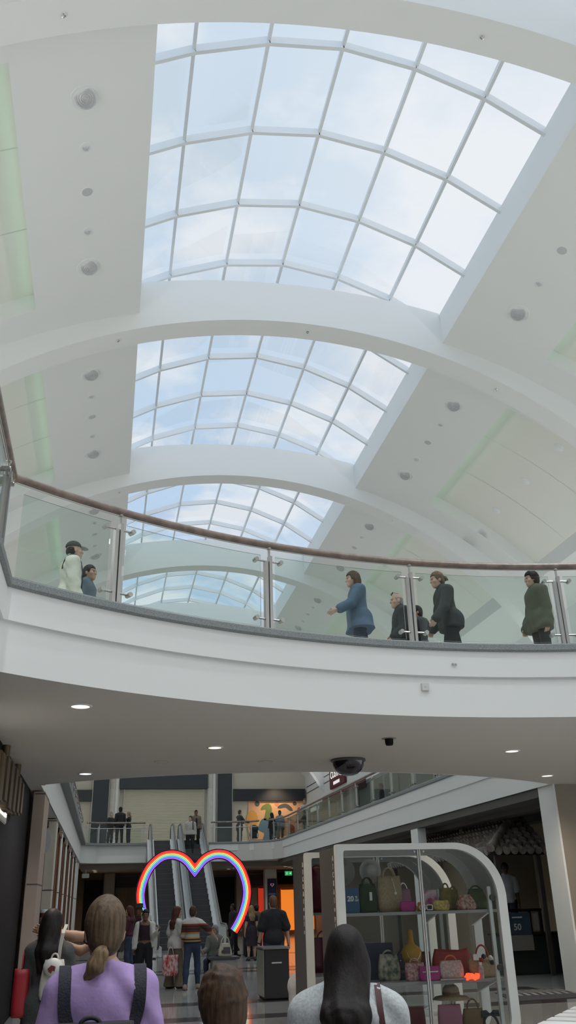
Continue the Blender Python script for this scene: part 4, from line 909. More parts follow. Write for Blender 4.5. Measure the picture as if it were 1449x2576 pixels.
t = bag('straw_basket', 'straw basket with red handle and pompoms at the right of the middle shelf', 'bag', 4.80, 11.66, Z2, .34, .17, .22, straw, 1, redb, taper=1.12, bulge=.10, hh=.16)
for (x, z, m_) in ((-.02, .24, darkf), (.07, .22, tagw), (.09, .17, darkf), (-.05, .20, redb)): MB().sphere((x, -.10, z), .03, 10, 7).build('pompom', m_, t, 'all', local=True)
MB().box(-.16, -.09, -.105, -.10, .20, .27).build('white_tag', tagw, t, local=True)
t = thing('bottle', 'small pink and white striped bottle in front of the straw basket', 'bottle', (4.70, 11.50, Z2), group=gg); MB().lathe([(.001, 0), (.032, 0), (.034, .02), (.034, .12), (.02, .14), (.02, .155), (.001, .16)], n=16).build('body', mat('bottle_pink', (.60, .42, .44), .4, var=.4, vscale=25), t, True, local=True); MB().lathe([(.022, .15), (.022, .18), (.001, .182)], n=14).build('cap', tagw, t, True, local=True)
t = thing('scrunchie', 'neon orange scrunchie lying at the front edge of the middle shelf', 'scrunchie', (4.56, 11.46, Z2+.03), group=gg)
MB().tube([(.07*math.cos(a), .03*math.sin(a), .012*math.sin(6*a)) for a in np.linspace(0, 2*PI, 40)], [.028+.008*math.sin(9*a) for a in np.linspace(0, 2*PI, 40)], 10).build('ruched_band', mat('neon_orange', (.85, .06, .02), .6, emit=(1, .08, .03), estr=.05), t, 'all', local=True); MB().sphere((.0, -.03, .0), (.02, .012, .02), 8, 6).build('knot', MATS['neon_orange'], t, 'all', local=True)
t = thing('slim_wallet', 'flat beige zipped wallet lying in front of the pink beaded bag', 'wallet', (4.30, 11.46, Z2), group=gg); MB().box(-.17, .17, -.045, .045, 0, .022).build('body', mat('wallet_beige', (.40, .25, .20), .6), t, bevel=.008, local=True); MB().box(-.17, .17, -.047, -.044, .009, .013).build('zip', chrome, t, local=True)
# bottom
t = thing('straw_hat', 'straw sun hat on a stand at the bottom of the kiosk', 'hat', (4.36, 11.72, .50))
MB().lathe([(.24, -.03), (.20, .0), (.12, .012), (.105, .02), (.10, .09), (.07, .125), (.001, .13)], n=28).build('hat_body', straw, t, 'all', local=True); MB().lathe([(.108, .02), (.107, .05)], n=28).build('hat_band', mat('band_brown', (.2, .12, .07), .7), t, True, local=True)
t = thing('hat_stand', 'slim stand under the straw hat', 'stand', (4.36, 11.72, .131)); MB().lathe([(.08, 0), (.08, .012), (.012, .02), (.012, .33), (.05, .37), (.05, .44), (.001, .46)], n=16).build('pole', kw, t, True, local=True); MB().lathe([(.085, 0), (.085, .006), (.001, .008)], n=16).build('base', kw, t, True, local=True)
bag('tote_bag', 'pink and tan straw tote at the bottom of the kiosk', 'bag', 4.26, 11.56, Z0+.001, .30, .10, .30, mat('dusty_pink', (.36, .14, .20), .7), taper=.95, group=gg)
bag('straw_basket', 'brown woven basket beside the pink tote at the bottom', 'bag', 4.58, 11.60, Z0+.001, .30, .16, .24, mat('brown_weave', (.20, .12, .06), .85, bump=.4, bscale=120), 1, taper=.8)
bag('tote_bag', 'dark red velvet bag at the bottom left of the stile', 'bag', 3.80, 11.62, Z0+.001, .30, .15, .28, MATS['maroon_fabric'], group=gg)
t = thing('hair_bow', 'black satin bow headband at the bottom right of the kiosk', 'hair bow', (4.78, 11.55, Z0+.002), group=gg)
MB().tube([(.10*math.cos(a), 0, .02+.15*math.sin(a)) for a in np.linspace(0, PI, 16)], .016, 8).build('band', darkf, t, 'all', local=True)
for s in (-1, 1): MB().tube([(0, 0, .17), (s*.05, -.01, .20), (s*.10, -.01, .195), (s*.11, -.01, .16), (s*.05, -.01, .165), (0, 0, .17)], [.008, .02, .026, .02, .014, .008], 8).build('loop', darkf, t, 'all', local=True)
# wide hats seen hanging at the back of the upper compartment
for (x, z, r, m_, l) in ((3.12, 1.98, .17, mat('grey_straw', (.36, .34, .30), .85), 'grey straw hat hung at the back left of the upper compartment'), (3.50, 1.98, .15, tagw, 'white bucket hat hung next to the grey straw hat')):
    t = thing('hanging_hat', l, 'hat', (x, 12.06, z)); MB().lathe([(r, .0), (r*.6, -.02), (r*.55, -.09), (.001, -.10)], n=24, axis='y').build('hat_body', m_, t, 'all', local=True); MB().lathe([(r*.585, -.025), (r*.575, -.05)], n=24, axis='y').build('hat_band', darkf, t, True, local=True)
# second kiosk goods
bag('tote_bag', 'dark red fabric bag hanging-height in the second kiosk', 'bag', 3.12, 13.62, 1.481, .34, .2, .60, mat('wine_fabric', (.16, .012, .025), .7), 1, hh=.08)
bag('tote_bag', 'deep red bag on the middle shelf of the second kiosk', 'bag', 3.20, 13.6, .701, .46, .2, .45, MATS['wine_fabric'], 1, taper=.85)
bag('tote_bag', 'dark teal bag at the bottom of the second kiosk', 'bag', 3.22, 13.6, .131, .42, .22, .34, mat('teal_fabric', (.02, .035, .05), .7), 1)
# ------------------------------------------------------------------ signed-distance figures -> surface nets
def V3(*a): return np.array(a, float)
class SDF:
    """list of primitives blended smoothly; evaluated only near each primitive"""
    def __init__(s): s.p = []
    def cap(s, a, b, ra, rb=None, k=.02): s.p.append(('c', V3(*a), V3(*b), ra, ra if rb is None else rb, k, 1)); return s
    def ell(s, c, r, k=.02, R=None): s.p.append(('e', V3(*c), V3(*r), R, 0, k, 1)); return s
    def cut(s, c, r, k=.01, R=None): s.p.append(('e', V3(*c), V3(*r), R, 0, k, -1)); return s
    def bounds(s, pad):
        lo = V3(9, 9, 9); hi = -lo
        for q in s.p:
            if q[6] < 0: continue
            if q[0] == 'c': r = max(q[3], q[4]); a = np.minimum(q[1], q[2])-r; b = np.maximum(q[1], q[2])+r
            else: r = np.max(q[2]) if q[3] is not None else q[2]; a = q[1]-r; b = q[1]+r
            lo = np.minimum(lo, a); hi = np.maximum(hi, b)
        return lo-pad, hi+pad
    def grid(s, h, inflate=0.0, mods=(), lo=None, hi=None):
        L, Hh = s.bounds(inflate+2.5*h)
        if lo is not None: L = np.maximum(L, lo)
        if hi is not None: Hh = np.minimum(Hh, hi)
        n = np.maximum(2, np.ceil((Hh-L)/h).astype(int)+1)
        ax = [L[i]+h*np.arange(n[i]) for i in range(3)]
        F = np.full(n, .3)
        for q in s.p:
            kind, a, b, ra, rb, k, sg = q
            if kind == 'c': r = max(ra, rb); bl = np.minimum(a, b)-r; bh = np.maximum(a, b)+r
            else: r = np.max(b) if ra is not None else b; bl = a-r; bh = a+r
            m = k+inflate+3*h+.03
            i0 = np.maximum(0, np.floor((bl-m-L)/h).astype(int)); i1 = np.minimum(n, np.ceil((bh+m-L)/h).astype(int)+1)
            if np.any(i1 <= i0): continue
            sl = tuple(slice(i0[j], i1[j]) for j in range(3))
            X, Y, Z = np.meshgrid(ax[0][sl[0]], ax[1][sl[1]], ax[2][sl[2]], indexing='ij')
            if kind == 'c':
                d = b-a; dd = max(1e-9, d@d); t = np.clip(((X-a[0])*d[0]+(Y-a[1])*d[1]+(Z-a[2])*d[2])/dd, 0, 1)
                D = np.sqrt((X-a[0]-t*d[0])**2+(Y-a[1]-t*d[1])**2+(Z-a[2]-t*d[2])**2)-(ra+(rb-ra)*t)
            else:
                P = np.stack([X-a[0], Y-a[1], Z-a[2]], -1)
                if ra is not None: P = P @ ra
                k0 = np.sqrt(((P/b)**2).sum(-1)); k1 = np.sqrt(((P/(b*b))**2).sum(-1))+1e-9; D = k0*(k0-1)/k1
            f = F[sl]
            if sg > 0:
                hh = np.clip(.5+.5*(f-D)/k, 0, 1); F[sl] = f*(1-hh)+D*hh-k*hh*(1-hh)
            else:
                D = -D; hh = np.clip(.5-.5*(f-D)/k, 0, 1); F[sl] = f*(1-hh)+D*hh+k*hh*(1-hh)
        F = F-inflate
        if mods:
            X, Y, Z = np.meshgrid(*ax, indexing='ij')
            for m in mods: F = m(F, X, Y, Z)
        return F, L, h
def nets(F, L, h):
    F = np.pad(F, 1, constant_values=.05); L = L-h
    S = F < 0; nx, ny, nz = F.shape
    c = [(i, j, k) for i in (0, 1) for j in (0, 1) for k in (0, 1)]
    cv = {q: F[q[0]:nx-1+q[0], q[1]:ny-1+q[1], q[2]:nz-1+q[2]] for q in c}
    cnt = sum((cv[q] < 0).astype(int) for q in c); act = (cnt > 0) & (cnt < 8)
    idx = -np.ones(act.shape, int); I = np.argwhere(act); idx[act] = np.arange(len(I))
    if len(I) == 0: return [], []
    acc = np.zeros((len(I), 3)); num = np.zeros(len(I)); vals = {q: cv[q][act] for q in c}
    for a in c:
        for axn in range(3):
            if a[axn]: continue
            b = list(a); b[axn] = 1; b = tuple(b); fa, fb = vals[a], vals[b]; m = (fa < 0) != (fb < 0)
            t = np.where(m, fa/np.where(m, fa-fb, 1), 0); p = np.tile(np.array(a, float), (len(I), 1)); p[:, axn] = t
            acc[m] += p[m]; num[m] += 1
    Vv = L+h*(I+acc/num[:, None]); faces = []
    for axn in range(3):
        o = [k for k in range(3) if k != axn]
        s0 = [slice(1, -1)]*3; s0[axn] = slice(0, -1); s1 = list(s0); s1[axn] = slice(1, None)
        A, B = S[tuple(s0)], S[tuple(s1)]; E = np.argwhere(A != B)
        if len(E) == 0: continue
        inside = A[A != B]; G = E.copy(); G[:, o[0]] += 1; G[:, o[1]] += 1
        def cell(d0, d1):
            q = G.copy(); q[:, o[0]] += d0; q[:, o[1]] += d1; return idx[q[:, 0], q[:, 1], q[:, 2]]
        Q = np.stack([cell(-1, -1), cell(0, -1), cell(0, 0), cell(-1, 0)], 1)
        flip = inside if axn != 1 else ~inside
        Q[~flip] = Q[~flip][:, ::-1]; faces.append(Q)
    return Vv, np.concatenate(faces)
def sdf_mesh(parts, name, m, parent, relax=1):
    """parts: list of (F,L,h); joined into one mesh object under parent"""
    VV, FF = [], []; off = 0
    for (F, L, h) in parts:
        v, f = nets(F, L, h)
        if len(v) == 0: continue
        for _ in range(relax):      # light Laplacian smoothing
            e = np.concatenate([f[:, [0, 1]], f[:, [1, 2]], f[:, [2, 3]], f[:, [3, 0]]]); s = np.zeros_like(v); n = np.zeros(len(v))
            np.add.at(s, e[:, 0], v[e[:, 1]]); np.add.at(n, e[:, 0], 1); np.add.at(s, e[:, 1], v[e[:, 0]]); np.add.at(n, e[:, 1], 1)
            v = .5*v+.5*s/np.maximum(n, 1)[:, None]
        VV.append(v); FF.append(f+off); off += len(v)
    if not VV: return None
    v = np.concatenate(VV); f = np.concatenate(FF)
    me = bpy.data.meshes.new(name); me.vertices.add(len(v)); me.vertices.foreach_set('co', v.astype(np.float32).ravel())
    me.loops.add(f.size); me.loops.foreach_set('vertex_index', f.astype(np.int32).ravel()); me.polygons.add(len(f))
    me.polygons.foreach_set('loop_start', np.arange(0, f.size, 4, dtype=np.int32)); me.polygons.foreach_set('loop_total', np.full(len(f), 4, dtype=np.int32))
    me.polygons.foreach_set('use_smooth', np.ones(len(f), dtype=bool)); me.update(calc_edges=True); me.validate()
    o = bpy.data.objects.new(name, me); COL.objects.link(o); me.materials.append(m); o.parent = parent; OFF[o.name] = Vector((0, 0, 0))
    return o
def rotx(v, a): c, s = math.cos(a), math.sin(a); return V3(v[0], c*v[1]-s*v[2], s*v[1]+c*v[2])
def rotz_(v, a): c, s = math.cos(a), math.sin(a); return V3(c*v[0]-s*v[1], s*v[0]+c*v[1], v[2])
def smax(a, b, k=.012):
    h = np.clip(.5-.5*(a-b)/k, 0, 1); return a*(1-h)+b*h+k*h*(1-h)
SK = {'fair': (.52, .33, .25), 'tan': (.40, .23, .155), 'brown': (.20, .10, .065), 'dark': (.09, .045, .03)}
def skin(n): return mat('skin_'+n, SK[n], .55, var=.12, vscale=18)
HAIRC = {'brown': (.085, .048, .028), 'dark': (.014, .010, .009), 'black': (.009, .008, .009), 'sandy': (.23, .155, .085), 'blond': (.36, .25, .13), 'darkblond': (.15, .10, .06), 'grey': (.30, .29, .28), 'red': (.10, .035, .022), 'ginger': (.16, .09, .055)}
def hairm(n): 
    c = HAIRC[n]; return mat('hair_'+n, c, .55, var=.5, vscale=75, col2=tuple(x*.5 for x in c), bump=.14, bscale=170, stretch=(1, 1, .10), spec=.25)
def cloth(n, c, var=.12): return mat('cloth_'+n, c, .85, var=var, vscale=7, bump=.25, bscale=45)
denim = mat('cloth_denim', (.035, .055, .10), .85, var=.3, vscale=6, bump=.3, bscale=200); blackc = cloth('black', (.016, .016, .019)); 
def person(name_label, x, y, z=0.0, H=1.7, face=0.0, skin_='fair', w=1.0, res=.016, arms=None, legs=None, lean=0.0, head=(0, 0),
           top=None, bottom=None, shoes=None, hair=('short', 'brown'), hands=True, sit=False, headres=None, cat='person', belly=0.0):
    """figure facing local +Y; face = heading in degrees (0 = +Y world, 90 = -X)"""
    s = H/1.70
    t = thing('person', name_label, cat, (x, y, z), math.radians(face)); t['group'] = None
    del t['group']
    S = lambda *a: V3(*a)*s
    lr = math.radians(lean); hip = S(0, 0, .93) if not sit else S(0, 0, .50)
    def T(p):          # torso frame -> local (pitch about the hip)
        return rotx(V3(*p)*s - S(0, 0, .93), -lr) + hip
    wx = w
    # joints
    sh = {q: T((q*.168*wx, -.01, 1.358)) for q in (-1, 1)}
    A = arms or {}
    el, wr, hd, hn = {}, {}, {}, {}
    for q, key in ((-1, 'L'), (1, 'R')):
        a = A.get(key, (0, 8, 12))           # forward, outward, elbow bend (degrees); optional inward twist
        f_, o_, b_ = [math.radians(v) for v in a[:3]]; tw = math.radians(a[3]) if len(a) > 3 else 0
        d = V3(q*math.sin(o_), math.sin(f_)*math.cos(o_), -math.cos(f_)*math.cos(o_)); el[q] = sh[q]+d*.285*s
        d2 = V3(q*math.sin(o_)*.6, math.sin(f_+b_)*math.cos(o_), -math.cos(f_+b_)*math.cos(o_)); d2 = rotz_(d2, q*tw); d2 /= np.linalg.norm(d2)
        wr[q] = el[q]+d2*.245*s; hd[q] = d2; n = V3(-q, 0, 0); n = n-d2*(n@d2); hn[q] = n/np.linalg.norm(n)
    kn, an, toe = {}, {}, {}; hipj = {q: hip+S(q*.092*wx, 0, -.03) for q in (-1, 1)}
    Lg = legs or {}
    for q, key in ((-1, 'L'), (1, 'R')):
        a = Lg.get(key, (0, 2, 2)); f_, o_, b_ = [math.radians(v) for v in a[:3]]
        d = V3(q*math.sin(o_), math.sin(f_), -math.cos(f_)); d /= np.linalg.norm(d); kn[q] = hipj[q]+d*.42*s
        d2 = V3(q*math.sin(o_)*.5, math.sin(f_-b_), -math.cos(f_-b_)); d2 /= np.linalg.norm(d2); an[q] = kn[q]+d2*.405*s; toe[q] = an[q]+V3(q*.03, .17, -.045)*s if b_ < 1.2 or sit else an[q]+V3(0, .1, -.12)*s
    if not sit:      # rest the lower foot on the ground
        dz = min(an[-1][2], an[1][2])-.075*s
        for q in (-1, 1):
            for D in (kn, an, toe, sh, el, wr): D[q] = D[q]-V3(0, 0, dz)
            hipj[q] = hipj[q]-V3(0, 0, dz)
        hip = hip-V3(0, 0, dz)
    neck0 = T((0, -.012, 1.40)); neck1 = T((0, .012, 1.50)); hc = T((0, .03, 1.572))
    if not sit: pass
    # ---- torso primitives, usable for body and garments
    def torso(B, e=0.0):
        B.ell(T((0, .005, 1.25)), V3(.155*wx+e, .105+e, .20+e)*s, .06).ell(T((0, .012+belly*.6, 1.06)), V3(.132*wx+belly*.5+e, .095+belly+e, .16+e)*s, .07).ell(T((0, -.008, .93)), V3(.162*wx+e, .115+e+belly*.5, .13+e)*s, .06)
        B.cap(T((-.115*wx, -.015, 1.345)), T((.115*wx, -.015, 1.345)), (.066+e)*s, None, .05)
        for q in (-1, 1): B.cap(T((q*.04, -.01, 1.43)), sh[q], (.040+e)*s, (.054+e)*s, .04)
        return B
    def arm(B, q, e=0.0, frac=1.0, k=.03, flare=0.0):
        if frac <= .55:
            p = sh[q]+(el[q]-sh[q])*(frac/.55); B.cap(sh[q], p, (.052+e)*s, (.046+e+flare)*s, k)
        else:
            B.cap(sh[q], el[q], (.052+e)*s, (.041+e)*s, k); p = el[q]+(wr[q]-el[q])*min(1, (frac-.55)/.45); B.cap(el[q], p, (.041+e)*s, (.029+e+flare+.004)*s, k)
        return B
    def leg(B, q, e=0.0, k=.03, flare=0.0, frac=1.0):
        B.cap(hipj[q], kn[q], (.088*min(wx, 1.15)+e)*s, (.055+e)*s, k)
        if frac > .5:
            c = kn[q]+(an[q]-kn[q])*.35+V3(0, -.012, 0)*s; B.cap(kn[q], c, (.055+e)*s, (.053+e)*s, k).cap(c, an[q], (.053+e)*s, (.037+e+flare)*s, k)
        return B
    sk = skin(skin_); res_h = headres or max(.0065, res*.6)
    # ---- body: trunk + limbs, head and hands gridded finer
    B = torso(SDF()); B.cap(neck0, neck1, .052*s, .048*s, .03)
    for q in (-1, 1): arm(B, q); leg(B, q, 0, .04); B.cap(an[q]+V3(0, -.03, -.035)*s, toe[q], .038*s, .03*s, .03)
    parts = [B.grid(res)]
    yaw, pit = math.radians(head[0]), math.radians(head[1])
    def Hd(p): return rotz_(rotx(V3(*p)*s, -lr*.35+pit), yaw)+hc
    RH_ = np.array([rotz_(rotx(V3(*e), -lr*.35+pit), yaw) for e in np.eye(3)])     # rows: rotated axes
    RM = RH_.T
    N = SDF(); N.cap(neck0+(neck1-neck0)*.3, Hd((0, -.03, -.03)), .051*s, .047*s, .03)
    N.ell(Hd((0, -.012, .03)), V3(.073, .093, .098)*s, .03, RM).ell(Hd((0, .022, -.045)), V3(.056, .068, .075)*s, .035, RM).ell(Hd((0, .062, -.092)), V3(.026, .024, .022)*s, .03, RM)
    N.cap(Hd((0, .083, .018)), Hd((0, .106, -.026)), .009*s, .014*s, .014); 
    for q in (-1, 1):
        N.cut(Hd((q*.030, .098, .016)), V3(.019, .016, .013)*s, .014, RM); N.ell(Hd((q*.030, .080, .014)), V3(.013, .012, .011)*s, .005, RM)
        N.cap(Hd((q*.012, .090, .034)), Hd((q*.046, .078, .036)), .009*s, .007*s, .012); N.ell(Hd((q*.074, -.012, -.005)), V3(.011, .022, .034)*s, .008, RM); N.ell(Hd((q*.04, .058, -.022)), V3(.024, .024, .02)*s, .02, RM)
    N.cap(Hd((-.017, .088, -.058)), Hd((.017, .088, -.058)), .0075*s, None, .008).cap(Hd((-.013, .086, -.069)), Hd((.013, .086, -.069)), .0085*s, None, .006)
    N.cut(Hd((0, .101, -.0635)), V3(.022, .014, .0022)*s, .004, RM)
    parts.append(N.grid(res_h))
    if hands:
        for q in (-1, 1):
            if hands in ('L', 'R') and (hands == 'R') != (q > 0): continue
            d, n = hd[q], hn[q]; sd = np.cross(d, n); W = wr[q]; Hn = SDF(); hs = s*.97
            fwd = sd if sd[1] > 0 else -sd          # thumb side faces forward
            Hn.cap(W-d*.03*hs, W+d*.02*hs, .027*hs, .025*hs, .015)
            for j in range(4):
                off = (.030-.020*j); kx = W+d*(.088-.004*abs(j-1))*hs+fwd*off*hs
                Hn.cap(W+d*.015*hs+fwd*off*.6*hs, kx, .014*hs, .0115*hs, .012)
                ln = (.040, .045, .042, .034)[j]; cu = (.5, .6, .68, .75)[j]
                m1 = kx+(d*math.cos(cu)+n*math.sin(cu))*ln*hs; m2 = m1+(d*math.cos(2*cu)+n*math.sin(2*cu))*ln*.8*hs
                Hn.cap(kx, m1, .0098*hs, .009*hs, .004).cap(m1, m2, .009*hs, .0072*hs, .004)
            b0 = W+d*.022*hs+fwd*.024*hs; b1 = b0+(d*.6+fwd*.62+n*.35)*.045*hs; b2 = b1+(d*.9+fwd*.15+n*.35)*.034*hs
            Hn.cap(b0, b1, .0145*hs, .0115*hs, .01).cap(b1, b2, .0115*hs, .0085*hs, .005)
            parts.append(Hn.grid(max(.0045, res*.42)))
    sdf_mesh(parts, 'body', sk, t)
    # eyes
    if res < .02:
        for q in (-1, 1):
            m = MB(); m.sphere(tuple(Hd((q*.031, .0845, .014))), .0098*s, 8, 6); m.build('eye', mat('eye_dark', (.03, .022, .02), .25), t, 'all', local=True)
    # ---- clothes
    fold = lambda amp, fr=26.: (lambda F, X, Y, Z: F+amp*s*np.sin(fr*Z+7*X+5*np.sin(9*X+4*Z))*np.cos(11*Y+6*X))
    def zcut(z0, k=.006): return lambda F, X, Y, Z: smax(F, z0*s-Z, k)
    def ncut(depth=0.0):
        # neckline plane: tilted, lower in front
        c = T((0, .0, 1.452-depth)); nn = rotx(V3(0, .42, 1), -lr); nn /= np.linalg.norm(nn)
        def f(F, X, Y, Z):
            D = (X-c[0])*nn[0]+(Y-c[1])*nn[1]+(Z-c[2])*nn[2]; r = np.sqrt((X-c[0])**2+(Y-c[1])**2)
            return np.where(r < .15*s, smax(F, D, .008), F)
        return f
    if top:
        e = top.get('e', .012); G_ = torso(SDF(), e-.004); G_.ell(T((0, -.008, .93)), V3(.168*wx+e, .122+e+belly*.5, .15+e)*s, .05); fr = top.get('sleeve', .42); hem = top.get('hem', .86)
        for q in (-1, 1):
            if fr > 0: arm(G_, q, e, fr, .02, top.get('flare', .006))
        if hem < .84: 
            for q in (-1, 1): G_.cap(hipj[q]+V3(0, 0, .02), hipj[q]+V3(q*.01, 0, (hem-.90)*s), (.10*wx+e)*s, (.11*wx+e+top.get('aline', 0))*s, .07)
        mods = [fold(top.get('fold', .004)), zcut(hem-0.0), ncut(top.get('neck', 0.0))]
        if top.get('collar'): G_.cap(neck0-V3(0, 0, .02)*s, neck0+(neck1-neck0)*.55, (.068+e*.3)*s, (.064+e*.3)*s, .02); mods = mods[:2]
        if top.get('hood'):
            G_.ell(T((0, -.095-e*.7, 1.39)), V3(.11, .05, .085)*s, .04).ell(T((0, -.122-e*.9, 1.35)), V3(.08, .04, .08)*s, .03)
            for q in (-1, 1): G_.cap(T((q*.075, -.045, 1.43)), T((q*.06, .055, 1.40)), .030*s, .024*s, .02)
            G_.cap(T((-.07, -.06, 1.435)), T((.07, -.06, 1.435)), .034*s, None, .03); mods = mods[:2]
        sdf_mesh([G_.grid(res*.95, 0, mods)], top.get('name', 'shirt'), top['m'], t)
    if bottom:
        e = bottom.get('e', .012); G_ = SDF(); wz = bottom.get('waist', 1.0); kind = bottom.get('kind', 'trousers'); lw = bottom.get('wide', 0.0)
        G_.ell(T((0, -.008, .93)), V3(.155*wx+e, .106+e, .12+e)*s, .05)
        if kind == 'trousers':
            for q in (-1, 1): leg(G_, q, e+lw*.5, .045, lw)
            mods = [fold(.003, 22)]
            lowz = an[1][2]-.01*s
            mods.append(lambda F, X, Y, Z: smax(F, (min(an[-1][2], an[1][2])/s-.035)*s-Z, .006))
        elif kind == 'shorts':
            for q in (-1, 1): G_.cap(hipj[q], hipj[q]+(kn[q]-hipj[q])*.85, (.095+e)*s, (.075+e)*s, .045)
            mods = [fold(.003, 22)]
        else:
            zz = bottom.get('hem', .1)
            G_.cap(T((0, 0, .9)), hip+S(0, .02, zz-.93), (.15+e)*s, (.15+e+bottom.get('aline', .03))*s, .06); mods = [fold(.005, 9), zcut(zz)]
        if not sit: mods.append(lambda F, X, Y, Z: smax(F, Z-wz*s, .006))
        sdf_mesh([G_.grid(res*.95, 0, mods)], bottom.get('name', kind), bottom['m'], t)
    if shoes is not None:
        for q in (-1, 1):
            G_ = SDF(); hl = an[q]+V3(0, -.045, -.03)*s
            fl = lambda F, X, Y, Z, q=q: smax(F, an[q][2]-.074*s-Z, .004) if not sit else F
            G_.cap(hl, toe[q], .047*s, .040*s, .03).cap(an[q]+V3(0, -.01, .01)*s, hl, .048*s, .045*s, .02)
            sdf_mesh([G_.grid(min(res, .014), 0, [fl])], 'shoe', shoes, t)
    # ---- hair
    st, hcol = hair[0], hair[1]; hm = hairm(hcol) if hcol in HAIRC else None
    G_ = SDF(); hr = min(res_h*1.1, .011)
    hnoise = lambda F, X, Y, Z: F+.0010*s*np.sin(120*(X-hc[0])+25*np.sin(14*(Z-hc[2])))*np.cos(60*(Y-hc[1])+20*(Z-hc[2]))
    fh = RH_[1]; up = RH_[2]
    def face_cut(F, X, Y, Z, yl=.052, zl=.062):
        yy_ = ((X-hc[0])*fh[0]+(Y-hc[1])*fh[1]+(Z-hc[2])*fh[2])/s; zz = ((X-hc[0])*up[0]+(Y-hc[1])*up[1]+(Z-hc[2])*up[2])/s
        line = np.where(zz > zl, .5, np.where(zz > -.01, yl-.02+.02*np.clip(zz/zl, 0, 1), .005))
        return smax(F, (yy_-line)*s, .012)
    if st in ('short', 'long', 'pony', 'bun', 'bob', 'bald', 'messy'):
        th = {'short': .010, 'long': .018, 'pony': .012, 'bun': .012, 'bob': .017, 'bald': .003, 'messy': .020}[st]
        G_.ell(Hd((0, -.014, .034)), V3(.074+th, .095+th, .099+th)*s, .02, RM)
        if st in ('short', 'bald', 'messy'): G_.ell(Hd((0, -.055, -.03)), V3(.058+th, .05+th*.8, .075)*s, .03, RM)
        elif st in ('pony', 'bun'): G_.ell(Hd((0, -.052, -.035)), V3(.056+th*.6, .048+th, .062)*s, .03, RM)
        else: G_.ell(Hd((0, -.045, -.035)), V3(.066+th, .062+th, .08)*s, .03, RM)
        mods = [hnoise, face_cut]
        if st == 'messy':
            for k in range(70):
                a = RNG.uniform(0, 2*PI); el_ = RNG.uniform(-.1, 1.45); rr = .108
                p = V3(rr*.78*math.cos(a)*math.cos(el_), rr*math.sin(a)*math.cos(el_)-.016, .036+rr*math.sin(el_)); nrm = (p-V3(0, -.016, .036)); nrm /= np.linalg.norm(nrm)
                tg = np.cross(nrm, V3(.3, .1, 1))+V3(.25, -.15, -.5*(1-math.sin(max(0, el_)))); tg -= nrm*(tg@nrm)*.75; tg /= np.linalg.norm(tg)+1e-6; tg *= RNG.uniform(.03, .055)
                if p[1] > .05 and p[2] < .08: continue
                G_.cap(Hd(p-tg*.4), Hd(p+tg*.5+nrm*.006), .009*s, .003*s, .010)
        low = Hd((0, -.06, -.085))[2]
        if st in ('short', 'messy'): mods.append(lambda F, X, Y, Z: smax(F, low-Z, .012))
        if st == 'bald': mods = [face_cut, lambda F, X, Y, Z: smax(F, Z-Hd((0, -.06, .05))[2]-.0, .01), lambda F, X, Y, Z: smax(F, low-Z, .012)]
        parts = []
        if st == 'long':
            ln = hair[2] if len(hair) > 2 else .30
            for q in (-1, 0, 1):
                p0 = Hd((q*.048, -.07 if q == 0 else -.035, -.02)); ba = hair[3] if len(hair) > 3 else 0; p1 = T((q*.062, (-.115 if q == 0 else -.085)-ba, 1.36)); p2 = T((q*.055, (-.135 if q == 0 else -.115)-ba*.9, 1.60-.10-ln))
                G_.cap(p0, p1, .050*s, .043*s, .05).cap(p1, p2, .043*s, .022*s, .04)
            ba = hair[3] if len(hair) > 3 else 0; mods = [lambda F, X, Y, Z: F+.0022*s*np.sin(95*X+14*np.sin(6*Z))*np.clip((hc[2]-Z)/(.1*s), .2, 1), face_cut]
            if len(hair) > 4:
                for kq in range(hair[4]):
                    q = RNG.uniform(-1, 1); y0_ = -.13-ba; st0 = T((q*.06, y0_, 1.34)); e1 = T((q*.085+RNG.uniform(-.03, .03), y0_-.012, 1.22)); e2 = T((q*.11+RNG.uniform(-.05, .05), y0_-.008, 1.12-RNG.uniform(0, .10)))
                    G_.cap(st0, e1, .016*s, .011*s, .012).cap(e1, e2, .011*s, .0068*s, .006)
        if st == 'bob':
            for q in (-1, 1): G_.cap(Hd((q*.07, -.02, 0)), Hd((q*.075, -.02, -.10)), .035*s, .03*s, .03)
            G_.cap(Hd((0, -.07, -.02)), Hd((0, -.075, -.11)), .06*s, .05*s, .03)
        o = sdf_mesh([G_.grid(hr, 0, mods)], 'hair', hm, t)
        if st == 'pony':
            P_ = SDF(); pd = hair[2] if len(hair) > 2 else (0, 0); b0 = Hd((pd[0]*.18, -.098, -.062)); b1 = b0+V3(pd[0]*.12, -.026, -.020)*s; b2 = b1+V3(pd[0]*.30, -.004, -.040)*s; b3 = b2+V3(pd[0]*.40, .012, -.036)*s
            P_.cap(b0, b1, .017*s, .027*s, .015).cap(b1, b2, .027*s, .034*s, .02).cap(b2, b3, .034*s, .012*s, .02)
            for kq in range(7):
                e_ = V3(RNG.uniform(-.03, .03), RNG.uniform(-.01, .02), RNG.uniform(-.035, -.005))*s; P_.cap(b2+e_*.4, b3+e_, .012*s, .003*s, .008)
            sdf_mesh([P_.grid(hr, 0, [lambda F, X, Y, Z: F+.0016*s*np.sin(190*X+12*np.sin(15*Z))])], 'ponytail', hairm(hair[3] if len(hair) > 3 else hcol), t)
            MB().tube([tuple(b0+V3(.019*math.cos(a), -.004, .019*math.sin(a))*s) for a in np.linspace(0, 2*PI, 14)], .006*s, 8).build('hair_tie', blackc, t, 'all', local=True)
        if st == 'bun':
            P_ = SDF(); b = Hd((0, -.125, .015)); P_.ell(b, V3(.045, .04, .042)*s, .01); P_.cap(b+V3(0, -.01, .02)*s, b+V3(0, -.05, -.015)*s, .022*s, .012*s, .02); sdf_mesh([P_.grid(hr, 0, [hnoise])], 'hair_bun', hm, t)
